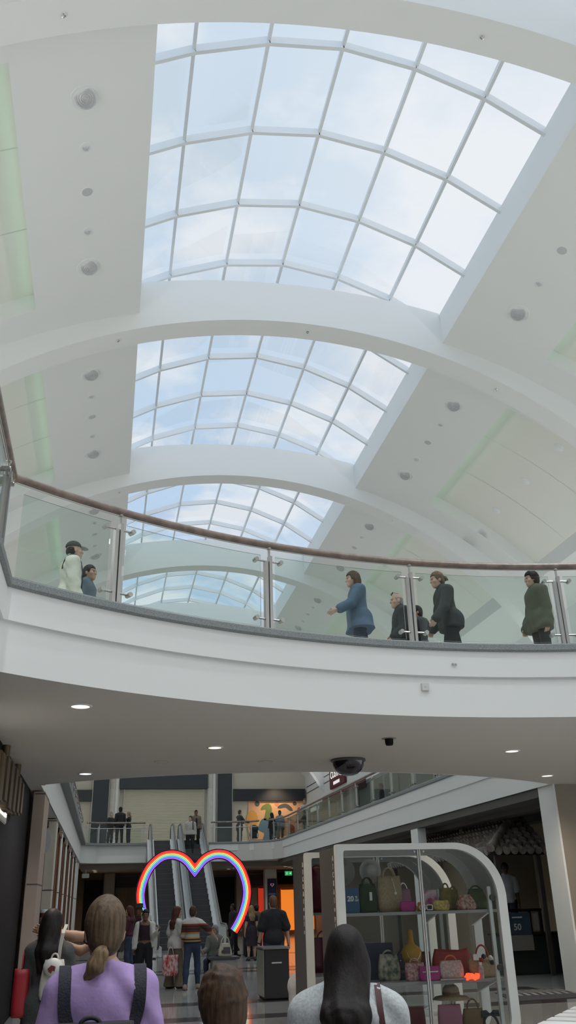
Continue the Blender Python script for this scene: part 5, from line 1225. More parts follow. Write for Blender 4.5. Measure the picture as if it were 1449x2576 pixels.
    if st == 'cap':
        G_.ell(Hd((0, -.014, .04)), V3(.087, .108, .100)*s, .02, RM)
        zc_ = lambda F, X, Y, Z: smax(F, -(((X-hc[0])*up[0]+(Y-hc[1])*up[1]+(Z-hc[2])*up[2])/s-.045+.0)*s, .006)
        c2 = SDF(); c2.ell(Hd((0, -.014, .04)), V3(.087, .108, .100)*s, .02, RM)
        sdf_mesh([c2.grid(hr, 0, [zc_])], 'baseball_cap', hair[2], t)
        pk = SDF(); pk.ell(Hd((0, .105, .052)), V3(.072, .085, .009)*s, .01, RM); pk.p[0] = ('e', Hd((0, .110, .045)), V3(.070, .085, .009)*s, RM @ np.array([[1, 0, 0], [0, math.cos(.22), math.sin(.22)], [0, -math.sin(.22), math.cos(.22)]]), 0, .01, 1)
        sdf_mesh([pk.grid(.006)], 'cap_peak', hair[3] if len(hair) > 3 else hair[2], t)
        h2 = SDF(); h2.ell(Hd((0, -.05, -.01)), V3(.079, .066, .075)*s, .02, RM)
        sdf_mesh([h2.grid(hr, 0, [face_cut, hnoise])], 'hair', hm, t)
    if st == 'hat':
        m = MB(); m.lathe([(.15, .0), (.155, .006), (.10, .012), (.095, .10), (.08, .115), (.001, .12)], n=24)
        m.v = [tuple(V3(*Hd((0, -.01, .065)))+V3(*v)*s) for v in m.v]; m.build('hat', hair[2], t, 'all', local=True)
        h2 = SDF(); h2.ell(Hd((0, -.05, -.01)), V3(.079, .066, .075)*s, .02, RM); sdf_mesh([h2.grid(hr, 0, [face_cut, hnoise])], 'hair', hm, t)
    J = dict(sh=sh, el=el, wr=wr, hd=hd, hip=hip, T=T, Hd=Hd, s=s, an=an, kn=kn, t=t)
    return t, J
from mathutils.bvhtree import BVHTree
def drape(J, offs, gap=.006, sub=4, names=('shirt', 't_shirt', 'hoodie', 'jacket')):
    """lay a path of (point, outward normal) in torso space onto the garment surface; returns local points + normals"""
    g = [c for c in J['t'].children if c.name.split('.')[0] in names]; me = g[0].data
    bv = BVHTree.FromPolygons([v.co[:] for v in me.vertices], [tuple(p.vertices) for p in me.polygons]); P, N = [], []
    for i in range(len(offs)-1):
        for k in range(sub if i < len(offs)-2 else sub+1):
            f = k/sub; p = Vector(J['T'](offs[i][0])).lerp(Vector(J['T'](offs[i+1][0])), f); n = Vector(offs[i][1]).lerp(Vector(offs[i+1][1]), f).normalized()
            h = bv.ray_cast(p+n*.25, -n, .4)
            if h[0] is not None: p = h[0]+n*gap
            P.append(tuple(p)); N.append(tuple(n))
    for _ in range(2): P = [P[0]]+[tuple((Vector(P[i-1])+Vector(P[i])*2+Vector(P[i+1]))/4+Vector(N[i])*.001) for i in range(1, len(P)-1)]+[P[-1]]
    return P, N
def world_pt(t, p):
    a = t.rotation_euler.z; q = rotz_(p, a); return (t.location.x+q[0], t.location.y+q[1], t.location.z+q[2])
# ------------------------------------------------------------------ people
def C(n, c, v=.12): return cloth(n, c, v)
white_j = C('white_jacket', (.66, .66, .60)); navy = C('navy', (.025, .035, .065)); khaki = C('khaki', (.22, .18, .12)); dgrey = C('dark_grey', (.06, .062, .062))
lilac = mat('cloth_lilac', (.42, .29, .58), .85, var=.10, vscale=4, bump=.35, bscale=14); heather = mat('cloth_heather', (.50, .53, .54), .9, var=.22, vscale=90, bump=.35, bscale=16)
whitet = C('white_tee', (.66, .63, .60)); maroon = C('maroon', (.075, .018, .03)); white_shoe = mat('white_shoe', (.6, .58, .55), .6); black_shoe = mat('black_shoe', (.02, .019, .02), .5)
tan_shoe = mat('tan_shoe', (.30, .22, .17), .7)
# --- foreground
tp, J = person('person seen from behind in a lilac T-shirt with a low ponytail', .015, 3.95, 0, 1.655, 2, 'fair', .92, .009, arms={'L': (4, 7, 10), 'R': (4, 7, 10)}, head=(3, -2),
    top=dict(m=lilac, e=.022, sleeve=.46, hem=.80, name='t_shirt', fold=.007, flare=.025, neck=.004), bottom=dict(m=denim), shoes=white_shoe, hair=('pony', 'darkblond', (-.065, 0), 'sandy'), headres=.0055, hands=False)
# backpack with straps
t = thing('backpack', 'black backpack hanging low on the back of the person in lilac', 'backpack', (-.02, 3.69, .84))
bp = bag_mesh(.34, .15, .40, .92, .08, 28, 3.4, 9); bp.build('main_compartment', mat('pack_black', (.018, .017, .022), .7, bump=.2, bscale=60), t, 'all', local=True)
MB().box(-.13, .13, -.092, -.07, .05, .24).build('front_pocket', MATS['pack_black'], t, bevel=.015, local=True); MB().tube([(.035*math.cos(a), .0, .395+.022*math.sin(a)) for a in np.linspace(0, PI, 10)], .008, 8).build('grab_handle', MATS['pack_black'], t, 'all', local=True)
strap_m = mat('strap_navy', (.020, .020, .032), .75, bump=.3, bscale=120)
def ribbon_strip(pts, w, th, nrm):
    m = MB(); vs = []; K = len(pts)
    for i, p in enumerate(pts):
        p = Vector(p); d = (Vector(pts[min(i+1, K-1)])-Vector(pts[max(i-1, 0)])).normalized(); n = Vector(nrm[i] if isinstance(nrm, list) else nrm).normalized(); r = d.cross(n).normalized()*w/2; n = r.cross(d).normalized()*th/2
        vs += [p-r-n, p+r-n, p+r+n, p-r+n]
    fs = [(0, 1, 2, 3), (4*K-1, 4*K-2, 4*K-3, 4*K-4)]
    for i in range(K-1):
        for k in range(4): fs.append((4*i+k, 4*i+4+k, 4*i+4+(k+1) % 4, 4*i+(k+1) % 4))
    return m.add(vs, fs)
def wrap(t, J, offs, w, m, name, par=None):
    """ribbon laid over the clothed torso; offs = local points with outward normals"""
    pts = [tuple(J['T'](p)) for p, n in offs]; nr = [n for p, n in offs]; P = [world_pt(t, p) for p in pts]
    a = t.rotation_euler.z; nr = [tuple(rotz_(V3(*n), a)) for n in nr]; return P, nr
for q, x0, x1 in ((-1, -.150, -.115), (1, .150, .045)):
    offs = [((q*.12, .11, 1.22), (0, 1, .1)), ((q*.135, .10, 1.32), (0, .9, .5)), ((x0*.95, .055, 1.412), (0, .4, 1)), ((x0, -.01, 1.440), (0, -.1, 1)), ((x0*.99, -.085, 1.405), (0, -.8, .7)), ((x0*.97, -.142, 1.31), (0, -1, .25)), (((x0+x1)/2+.02, -.162, 1.22), (0, -1, .05)), ((x1, -.165, 1.10), (0, -1, 0))]
    P, N = drape(J, offs); NP = [tuple(rotz_(V3(*n), tp.rotation_euler.z)) for n in N]
    ribbon_strip([world_pt(tp, p) for p in P], .048, .009, NP).build('shoulder_strap', strap_m, t, True)
person('child seen from behind with tousled short brown hair', .40, 3.18, 0, 1.42, 4, 'fair', .95, .011, head=(8, 4), top=dict(m=C('child_tee', (.18, .12, .10)), sleeve=.4), bottom=dict(m=navy, kind='shorts'), shoes=white_shoe, hair=('messy', 'brown'), headres=.0055)
th, J = person('person with long dark hair in a pale grey hoodie, facing the kiosk', .99, 3.85, 0, 1.515, -18, 'tan', 1.08, .0095, head=(10, 2), arms={'L': (8, 10, 50), 'R': (6, 10, 30)},
    top=dict(m=heather, e=.035, sleeve=1.0, hem=.80, hood=True, name='hoodie', fold=.009, flare=.012), bottom=dict(m=blackc), shoes=white_shoe, hair=('long', 'dark', .15, .08, 9), headres=.0055)
t = thing('shoulder_bag', 'dark red shoulder bag with a thin strap on the hoodie wearer', 'bag', (1.38, 4.02, .72)); bb = bag_mesh(.26, .10, .22, .95, .06); bb.build('body', mat('bag_burgundy', (.06, .015, .02), .5), t, 'all', local=True)
P, N = drape(J, [((.15, .11, 1.22), (0, 1, 0)), ((.14, .09, 1.34), (0, .8, .6)), ((.135, .0, 1.43), (0, 0, 1)), ((.15, -.10, 1.36), (0, -.8, .6)), ((.165, -.16, 1.25), (0, -1, .1)), ((.18, -.17, 1.05), (0, -1, 0)), ((.19, -.16, .88), (.2, -1, 0))])
ribbon_strip([world_pt(th, p) for p in P], .024, .008, [tuple(rotz_(V3(*n), th.rotation_euler.z)) for n in N]).build('strap', mat('strap_burgundy', (.07, .02, .022), .6), t, True)
# --- left middle ground
tb, J = person('person with long dark hair and charcoal jacket wearing a white mini backpack', -.43, 8.65, 0, 1.61, -12, 'tan', .90, .013, head=(-18, 0), arms={'L': (6, 9, 22), 'R': (18, 8, 75)}, top=dict(m=dgrey, e=.024, sleeve=1.0, hem=.74, name='jacket', fold=.007, collar=True), bottom=dict(m=blackc), shoes=black_shoe, hair=('long', 'dark', .30))
t = thing('mini_backpack', 'small white backpack with a dark red print on a charcoal jacket', 'backpack', (-.375, 8.485, .93), math.radians(-12)); cw = mat('pack_cream', (.55, .52, .45), .7, bump=.15, bscale=50)
bag_mesh(.22, .11, .30, .72, .14, 26, 2.8, 9).build('main_compartment', cw, t, 'all', local=True); MB().sphere((0, -.04, .245), (.085, .05, .07), 16, 10).build('front_flap', mat('pack_white', (.66, .64, .60), .6), t, 'all', local=True)
MB().prism([(-.03, .235), (.0, .262), (.035, .25), (.03, .215), (.012, .222), (.0, .20), (-.022, .215)], -.096, -.088, 'y').build('print', mat('print_red', (.16, .03, .03), .6), t, local=True)
MB().tube([(.03*math.cos(a), .0, .30+.045*math.sin(a)) for a in np.linspace(0, PI, 10)], .008, 8).build('grab_handle', cw, t, 'all', local=True)
ribbon_strip([(.02, .05, .28), (.035, .02, .40), (.05, .02, .50), (.055, .10, .565)], .028, .008, (0, -1, .2)).build('shoulder_strap', cw, t, True, local=True)
for q in (-.06, .06): MB().tube([(q, .0, .04), (q*1.2, -.01, -.10)], .006, 6).build('cord', cw, t, local=True)
t = thing('carrier_bag', 'plain red carrier bag held low beside the charcoal jacket', 'bag', (-.645, 8.66, .80)); bag_mesh(.13, .20, .36, 1.0, .05).build('body', mat('red_carrier', (.30, .012, .02), .5), t, 'all', local=True)
MB().tube([(0, .05*math.cos(a), .35+.14*math.sin(a)) for a in np.linspace(0, PI, 12)], .007, 6).build('handle', MATS['red_carrier'], t, 'all', local=True)
person('dark-haired person with one bare arm raised, half hidden behind the ponytail', .06, 9.05, 0, 1.72, 84, 'tan', .95, .014, arms={'L': (94, 4, 8), 'R': (66, 2, 45)}, top=dict(m=blackc, sleeve=.3, name='vest_top'), bottom=dict(m=denim), shoes=black_shoe, hair=('long', 'dark', .25))
# --- group under the neon heart
tm, J = person('person in a maroon top and blue jeans looking left, auburn hair', .72, 25.2, 0, 1.64, 62, 'fair', .95, .017, arms={'L': (10, 8, 40), 'R': (10, 8, 20)}, top=dict(m=maroon, sleeve=.42, hem=.98), bottom=dict(m=denim), shoes=white_shoe, hair=('long', 'red', .16))
t = thing('shoulder_pouch', 'pale pink pouch under the arm of the person in maroon', 'bag', (.50, 24.95, 1.16)); bag_mesh(.10, .22, .26, .8, .1).build('body', mat('pouch_pink', (.55, .30, .30), .6), t, 'all', local=True); MB().tube([(.0, .08, .22), (.06, .06, .32), (.10, .0, .30)], .008, 6).build('strap', blackc, t, local=True)
person('person in a black brimmed hat standing behind the maroon top', 1.02, 26.5, 0, 1.66, 150, 'brown', 1.0, .018, top=dict(m=C('plum', (.05, .015, .025)), sleeve=1.0), bottom=dict(m=blackc), shoes=black_shoe, hair=('hat', 'dark', blackc))
tw, J = person('person facing the camera in an open white jacket and black trousers', .97, 21.8, 0, 1.56, 176, 'brown', 1.02, .015, head=(6, 0), arms={'R': (2, 12, 10), 'L': (26, 10, 95, -25)}, legs={'L': (3, 4, 4), 'R': (-3, 3, 2)}, top=dict(m=C('crop_top', (.03, .012, .022)), sleeve=0, hem=1.02, name='crop_top', e=.008, neck=.05), bottom=dict(m=blackc, wide=.03, waist=.98), shoes=black_shoe, hair=('bun', 'black'))
# open jacket over her shoulders: sleeves, two front panels and a back
G_ = SDF(); s = J['s']
for q in (-1, 1):
    G_.cap(J['sh'][q], J['el'][q], .075*s, .068*s, .02).cap(J['el'][q], J['el'][q]+(J['wr'][q]-J['el'][q])*.9, .070*s, .052*s, .02); G_.cap(J['T']((q*.05, -.02, 1.43)), J['sh'][q], .052*s, .07*s, .03)
    G_.cap(J['T']((q*.155, .02, 1.30)), J['T']((q*.20, .03, .90)), .055*s, .06*s, .05)
G_.cap(J['T']((-.1, -.09, 1.32)), J['T']((-.1, -.10, .92)), .06*s, .065*s, .06).cap(J['T']((.1, -.09, 1.32)), J['T']((.1, -.10, .92)), .06*s, .065*s, .06)
G_.ell(J['T']((-.02, -.12, 1.52)), V3(.13, .07, .12)*s, .05)
sdf_mesh([G_.grid(.014, 0, [lambda F, X, Y, Z: F+.005*np.sin(30*Z+9*X)*np.cos(10*Y)])], 'jacket', white_j, tw)
P, N = drape(J, [((.13, -.12, 1.32), (0, -1, .3)), ((.13, .0, 1.42), (0, 0, 1)), ((.125, .09, 1.34), (0, 1, .5)), ((.135, .13, 1.2), (0, 1, 0)), ((.15, .14, 1.0), (0, 1, 0))], .012, names=('jacket',))
ribbon_strip(P, .022, .008, N).build('bag_strap', blackc, tw, True, local=True)
tt, J = person('person with long dark red hair in a loose white T-shirt and khaki trousers', 1.62, 21.2, 0, 1.60, -58, 'fair', .98, .014, head=(-12, 0), arms={'L': (-4, 8, 8), 'R': (10, 8, 25)}, legs={'L': (-4, 3, 2), 'R': (6, 3, 6)}, top=dict(m=whitet, e=.020, sleeve=.40, hem=.82, flare=.03, name='t_shirt'), bottom=dict(m=khaki, wide=.05), shoes=black_shoe, hair=('long', 'red', .26))
t = thing('shopping_bag', 'red shopping bag with white pattern held by the white T-shirt', 'bag', (1.50, 20.98, .26)); bag_mesh(.33, .13, .40, 1.0, .04, 28, 4).build('body', mat('red_print', (.42, .02, .03), .5, var=.9, vscale=16, col2=(.62, .50, .48), stretch=(1.4, 1, .7)), t, 'all', local=True)
for q in (-.035, .035): MB().tube([(.06*math.cos(a), q, .39+.16*math.sin(a)) for a in np.linspace(0, PI, 12)], .007, 6).build('handle', mat('handle_white', (.6, .55, .52), .6), t, 'all', local=True)
stops = [(-.1, (.03, .02, .025)), (.93, (.035, .02, .025)), (.955, (.30, .21, .09)), (.985, (.035, .015, .02)), (1.015, (.40, .24, .06)), (1.05, (.42, .40, .42)), (1.11, (.42, .25, .07)), (1.145, (.10, .03, .03)), (1.20, (.05, .02, .025)), (1.225, (.10, .035, .03)), (1.265, (.03, .015, .02)), (1.285, (.30, .06, .03)), (1.325, (.60, .57, .55)), (1.5, (.6, .57, .55))]
stops = [(z*1.615/1.70, c) for z, c in stops]; stripes = ramp_mat('cloth_stripes', 2, stops, .9)
ts, J = person('person in a striped jumper and blue jeans walking away, right arm stretched out', 1.95, 20.8, 0, 1.62, -8, 'fair', 1.02, .014, head=(-6, 0), arms={'L': (14, 8, 20), 'R': (30, 48, 12)}, legs={'L': (-8, 4, 6), 'R': (14, 3, 4)}, top=dict(m=stripes, e=.022, sleeve=.58, hem=.93, name='striped_jumper', flare=.012), bottom=dict(m=denim), shoes=tan_shoe, hair=('short', 'brown'))
c = J['el'][1]+(J['wr'][1]-J['el'][1])*.06; c2 = J['el'][1]+(J['wr'][1]-J['el'][1])*.22
MB().tube([tuple(c), tuple(c2)], [.064, .058], 12).build('cuff', mat('cuff_mustard', (.45, .26, .04), .8), ts, True, local=True)
te, J = person('grey-haired older person seated on the bench behind the tote bag', 2.84, 24.22, -.02, 1.56, 158, 'tan', 1.0, .016, sit=True, head=(-18, -4), arms={'L': (22, 8, 60), 'R': (22, 8, 60)}, legs={'L': (86, 3, 88), 'R': (80, 5, 84)}, top=dict(m=C('olive_grey', (.16, .16, .14)), e=.03, sleeve=1.0, hem=.40, collar=True, name='coat'), bottom=dict(m=navy), shoes=black_shoe, hair=('bob', 'grey'))
t = thing('tote_bag', 'cream canvas tote bag with a dark print standing on the bench', 'bag', (3.03, 23.66, .456)); bag_mesh(.36, .14, .30, .62, .06, 28, 3.0).build('body', mat('canvas', (.55, .50, .42), .9, bump=.2, bscale=150), t, 'all', local=True)
MB().box(-.05, .12, -.078, -.066, .07, .21).build('print', mat('tote_print', (.10, .09, .10), .7), t, local=True); MB().ring([(-.06+.04*math.cos(a), .11+.035*math.sin(a)) for a in np.linspace(0, 2*PI, 17)[:-1]], [(-.06+.02*math.cos(a), .11+.017*math.sin(a)) for a in np.linspace(0, 2*PI, 17)[:-1]], -.080, -.066, 'y').build('print_ring', MATS['tote_print'], t, local=True)
for q in (-.03, .03): MB().tube([(.10*math.cos(a), q, .28+.16*math.sin(a)) for a in np.linspace(0, PI, 12)], .010, 6).build('handle', MATS['canvas'], t, 'all', local=True)
tk, J = person('man from behind in a black T-shirt by the litter bin', 3.45, 19.2, 0, 1.76, 4, 'fair', 1.14, .014, head=(10, 2), arms={'L': (0, 13, 12), 'R': (-4, 15, 10)}, top=dict(m=blackc, e=.022, sleeve=.44, hem=.84, flare=.025, name='t_shirt'), bottom=dict(m=navy), shoes=black_shoe, hair=('short', 'ginger'))
w_ = J['wr'][-1]; d_ = J['hd'][-1]; MB().tube([tuple(w_-d_*.03), tuple(w_-d_*.008)], [.036, .034], 14).build('wristwatch', black, tk, True, local=True)
person('blonde person in a dark dress beyond the black block', 4.68, 30.0, 0, 1.56, 6, 'fair', .95, .018, top=dict(m=C('aubergine', (.03, .018, .03)), sleeve=.2, hem=.7), bottom=dict(m=MATS['cloth_aubergine'], kind='skirt', hem=.45), shoes=black_shoe, hair=('long', 'blond', .26))
person('dark-haired person in an olive top just beside the blonde one', 4.96, 30.7, 0, 1.60, 10, 'tan', .95, .02, top=dict(m=C('olive', (.12, .11, .05)), sleeve=.9), bottom=dict(m=blackc), shoes=black_shoe, hair=('bun', 'dark'))
person('dark-clothed person in shadow to the right of the escalator foot', 4.80, 35.2, 0, 1.66, 120, 'dark', 1.0, .02, top=dict(m=C('ink', (.018, .016, .022)), sleeve=1.0), bottom=dict(m=blackc), shoes=black_shoe, hair=('short', 'black'), legs={'L': (18, 2, 10), 'R': (-16, 2, 12)})
person('person in a loose white top bending down behind the second kiosk', 3.02, 14.75, 0, 1.55, -88, 'fair', 1.0, .016, lean=78, arms={'L': (70, 5, 10), 'R': (70, 5, 10)}, sit=True, legs={'L': (60, 4, 96), 'R': (50, 4, 92)}, top=dict(m=whitet, e=.035, sleeve=.5, hem=.1, name='loose_top'), bottom=dict(m=C('dark_wine', (.03, .012, .02))), shoes=black_shoe, hair=('long', 'dark', .2))
# --- on the bridge
BZ = HF
tc, J = person('young man in a dark cap and cream zip jacket on the bridge', -.68, 11.18, BZ, 1.76, -74, 'fair', 1.0, .011, head=(6, 6), arms={'L': (2, 12, 20), 'R': (0, 12, 15)}, top=dict(m=C('cream_jacket', (.62, .62, .55)), e=.035, sleeve=1.0, hem=.80, collar=True, name='jacket', fold=.008), bottom=dict(m=blackc), shoes=white_shoe, hair=('cap', 'dark', mat('cap_black', (.03, .035, .04), .8), mat('cap_grey', (.32, .34, .34), .7)))
P, N = drape(J, [((.06, -.13, 1.28), (0, -1, .2)), ((.10, -.05, 1.41), (0, -.4, 1)), ((.105, .04, 1.40), (.2, .5, 1)), ((.09, .12, 1.30), (.3, 1, .2)), ((.06, .16, 1.18), (.2, 1, 0)), ((.02, .16, 1.05), (0, 1, 0)), ((-.04, .14, .93), (0, 1, 0))])
ribbon_strip(P, .045, .010, N).build('crossbody_strap', mat('strap_black', (.02, .02, .022), .7), tc, True, local=True)
P, N = drape(J, [((0, .13, 1.40), (0, 1, .2)), ((0, .16, 1.25), (0, 1, 0)), ((0, .16, 1.05), (0, 1, 0)), ((0, .15, .86), (0, 1, 0))], .002)
MB().tube(P, .006, 6).build('zip', mat('zip_dark', (.06, .06, .06), .5), tc, local=True)
person('dark-haired boy in a slate jacket just behind the capped young man', -.47, 11.65, BZ, 1.60, -112, 'tan', .98, .011, head=(-8, 2), top=dict(m=C('slate', (.10, .14, .18)), e=.025, sleeve=1.0, collar=True, name='jacket'), bottom=dict(m=blackc), shoes=black_shoe, hair=('short', 'black'))
tbl, J = person('person in a loose blue denim shirt walking left with arm held forward', 3.42, 11.55, BZ, 1.66, 88, 'fair', 1.08, .011, belly=.03, lean=4, arms={'L': (34, 6, 30), 'R': (-8, 6, 15)}, legs={'L': (12, 2, 8), 'R': (-14, 2, 8)}, top=dict(m=C('blue_shirt', (.075, .125, .20)), e=.035, sleeve=.88, hem=.76, collar=True, name='denim_shirt', aline=.05), bottom=dict(m=navy), shoes=black_shoe, hair=('bob', 'brown'))
t, J = person('balding older man in a black coat with glasses pushed up', 4.46, 12.62, BZ, 1.72, 90, 'fair', 1.05, .012, lean=5, arms={'L': (8, 8, 40), 'R': (8, 8, 30)}, top=dict(m=C('coat_black', (.022, .026, .028)), e=.035, sleeve=1.0, hem=.72, collar=True, name='coat'), bottom=dict(m=blackc), shoes=black_shoe, hair=('bald', 'grey'))
for q in (-1, 1): MB().lathe([(.018, 0), (.022, .004), (.018, .008)], tuple(J['Hd']((q*.034, .062, .125))), 14, 'y').build('glasses_rim', black, t, True, local=True)
MB().tube([tuple(J['Hd'](p)) for p in ((-.082, -.02, .10), (-.06, .055, .125), (0, .072, .13), (.06, .055, .125), (.082, -.02, .10))], .003, 6).build('glasses_frame', black, t, local=True)
person('person in a dark hooded jacket mostly hidden behind the bridge post', 4.80, 12.85, BZ, 1.60, 84, 'tan', 1.0, .014, top=dict(m=C('charcoal_jacket', (.05, .055, .06)), e=.03, sleeve=1.0, hood=True, name='jacket'), bottom=dict(m=blackc), shoes=black_shoe, hair=('short', 'dark'))
person('person with a messy bun and black jacket leaning forward as they walk left', 4.80, 11.5, BZ, 1.72, 90, 'fair', 1.06, .011, lean=11, head=(0, -4), arms={'L': (20, 7, 16), 'R': (6, 6, 20)}, legs={'L': (16, 2, 10), 'R': (-16, 2, 10)}, top=dict(m=C('black_jacket', (.028, .034, .036)), e=.030, sleeve=1.0, hem=.78, collar=True, name='jacket', fold=.007), bottom=dict(m=blackc, wide=.03), shoes=black_shoe, hair=('bun', 'darkblond'))
person('teenage boy in a khaki green hooded parka walking left on the bridge', 6.12, 11.32, BZ, 1.69, 90, 'fair', 1.02, .011, arms={'L': (-6, 6, 14), 'R': (4, 8, 20)}, head=(0, -2), top=dict(m=C('parka_green', (.095, .10, .065)), e=.04, sleeve=1.0, hem=.76, hood=True, name='parka', fold=.008), bottom=dict(m=blackc), shoes=white_shoe, hair=('messy', 'dark'))
# --- far upper gallery
person('white-haired person in dark clothes, leftmost of three at the far railing', .16, 47.75, BZ, 1.70, -140, 'fair', 1.0, .02, top=dict(m=C('ink_top', (.03, .032, .035)), sleeve=1.0), bottom=dict(m=blackc), shoes=black_shoe, hair=('short', 'grey'))
person('tall man in black, middle of three at the far railing', .62, 47.25, BZ, 1.90, 20, 'brown', 1.15, .02, top=dict(m=blackc, sleeve=1.0), bottom=dict(m=blackc), shoes=black_shoe, hair=('short', 'black'))
person('blonde person with bare arms, right of the tall man at the railing', 1.08, 47.85, BZ, 1.72, 70, 'fair', .92, .02, arms={'L': (50, 10, 60), 'R': (50, 10, 60)}, top=dict(m=blackc, sleeve=.15), bottom=dict(m=blackc), shoes=black_shoe, hair=('pony', 'blond'))
t1, J = person('man in a pale grey hoodie with a backpack riding the escalator', 4.06, 45.55, ez(45.3)+.04, 1.86, 172, 'fair', 1.06, .017, head=(-30, 0), top=dict(m=C('pale_hoodie', (.42, .41, .39)), e=.03, sleeve=1.0, hem=.88, hood=True, name='hoodie'), bottom=dict(m=blackc), shoes=black_shoe, hair=('short', 'brown'))
t = thing('rucksack', 'dark rucksack on the back of the escalator rider in grey', 'backpack', (4.06, 45.76, ez(45.3)+.98)); bag_mesh(.30, .16, .46, .9, .06).build('main_compartment', mat('rucksack_black', (.02, .02, .022), .7), t, 'all', local=True); MB().tube([(.04*math.cos(a), 0, .45+.04*math.sin(a)) for a in np.linspace(0, PI, 8)], .01, 6).build('grab_handle', MATS['rucksack_black'], t, local=True)
P, N = drape(J, [((-.12, .0, 1.42), (0, .2, 1)), ((-.12, .08, 1.36), (0, 1, .8)), ((-.125, .13, 1.24), (0, 1, 0)), ((-.14, .12, 1.10), (-.4, 1, 0))])
ribbon_strip(P, .05, .012, N).build('rucksack_strap', MATS['rucksack_black'], t1, local=True)
t2, J = person('man in an open tan jacket behind the rucksack wearer on the escalator', 4.40, 46.25, ez(46.0)+.03, 1.80, 186, 'brown', 1.04, .017, top=dict(m=C('tan_jacket', (.17, .135, .10)), e=.03, sleeve=1.0, hem=.84, collar=True, name='jacket'), bottom=dict(m=blackc), shoes=white_shoe, hair=('short', 'black'))
MB().prism([(-.06, .95), (.05, .95), (.045, 1.40), (-.045, 1.40)], .128, .160, 'y').build('dark_shirt', blackc, t2, bevel=.01, local=True)
person('person with a dark rucksack beside a pushchair on the far gallery', 6.85, 47.75, BZ, 1.76, -60, 'fair', 1.0, .02, top=dict(m=C('slate_coat', (.055, .052, .06)), sleeve=1.0, hem=.7), bottom=dict(m=C('mauve', (.10, .08, .09))), shoes=white_shoe, hair=('short', 'brown'), arms={'L': (40, 6, 40), 'R': (40, 6, 40)})
t = thing('pushchair', 'black pushchair parked at the far railing', 'pushchair', (7.62, 47.8, BZ))
MB().add(*[(lambda b: (b.v, b.f))(bag_mesh(.44, .50, .42, .9, .05))][0]).build('seat_pod', blackc, t, 'all', local=True); t.children[0].location = (0, 0, .34)
MB().sphere((.02, .02, .82), (.24, .26, .20), 16, 8).build('hood', mat('pram_hood', (.02, .022, .024), .7), t, 'all', local=True); MB().tube([(-.22, .2, .3), (-.42, .2, 1.0), (-.42, -.2, 1.0), (-.22, -.2, .3)], .014, 8).build('handle_frame', steel, t, local=True)
for q in ((-.22, -.2), (-.22, .2), (.22, -.2), (.22, .2)): MB().lathe([(.001, -.02), (.10, -.02), (.11, 0), (.10, .02), (.001, .02)], (q[0], q[1], .11), 16, 'y').build('wheel', black, t, True, local=True); 
MB().bar((-.22, -.2, .11), (.1, -.2, .4), .02, .02).bar((.22, .2, .11), (-.1, .2, .4), .02, .02).bar((.22, -.2, .11), (-.1, -.2, .4), .02, .02).bar((-.22, .2, .11), (.1, .2, .4), .02, .02).build('chassis', steel, t, local=True)
MB().box(.10, .20, -.26, -.22, .35, .60).build('blanket', mat('blanket_mint', (.35, .48, .42), .8), t, bevel=.02, local=True)
person('dark-haired person in black in front of the mural, left of a pair', 8.62, 47.9, BZ, 1.62, 30, 'tan', 1.0, .02, top=dict(m=blackc, sleeve=1.0), bottom=dict(m=blackc), shoes=white_shoe, hair=('long', 'black', .3))
person('person in a pale blue hood beside the mural, right of a pair', 8.98, 47.5, BZ, 1.70, 150, 'dark', 1.05, .02, top=dict(m=C('pale_blue', (.20, .25, .33)), sleeve=.9, hem=.9, hood=True), bottom=dict(m=blackc), shoes=black_shoe, hair=('short', 'black'))
person('person in a light top leaning on the long right-hand railing', 9.16, 42.0, BZ, 1.70, 150, 'tan', 1.0, .02, arms={'L': (30, 8, 60), 'R': (30, 8, 60)}, top=dict(m=C('light_top', (.45, .42, .38)), sleeve=.4), bottom=dict(m=khaki), shoes=black_shoe, hair=('bun', 'brown'))
person('dark silhouette of a person by the upper right shopfronts', 11.3, 36.5, BZ, 1.72, 60, 'tan', 1.0, .022, top=dict(m=blackc, sleeve=1.0), bottom=dict(m=blackc), shoes=black_shoe, hair=('short', 'dark'))
# shop dummy
td, J = person('headless-looking dark shop dummy in a pale blue shirt, right-hand shop', 9.80, 21.75, .56, 1.84, 160, 'dark', 1.0, .018, top=dict(m=C('shirt_paleblue', (.42, .46, .52)), e=.02, sleeve=.45, hem=.85, flare=.02, collar=True), bottom=dict(m=navy), shoes=None, hair=('short', 'black'), cat='mannequin')
td.name = 'shop_mannequin'; td['label'] = 'dark shop mannequin in a pale blue short-sleeved shirt, right-hand shop'

t = thing('mannequin_plinth', 'dark plinth behind the shop counter carrying the mannequin', 'plinth', (9.80, 21.75, 0)); MB().box(9.5, 10.1, 21.45, 22.05, .0, .54).build('block', mat('plinth_dark', (.04, .04, .04), .7), t, bevel=.01); MB().box(9.48, 10.12, 21.43, 22.07, .54, .56).build('top_plate', black, t)

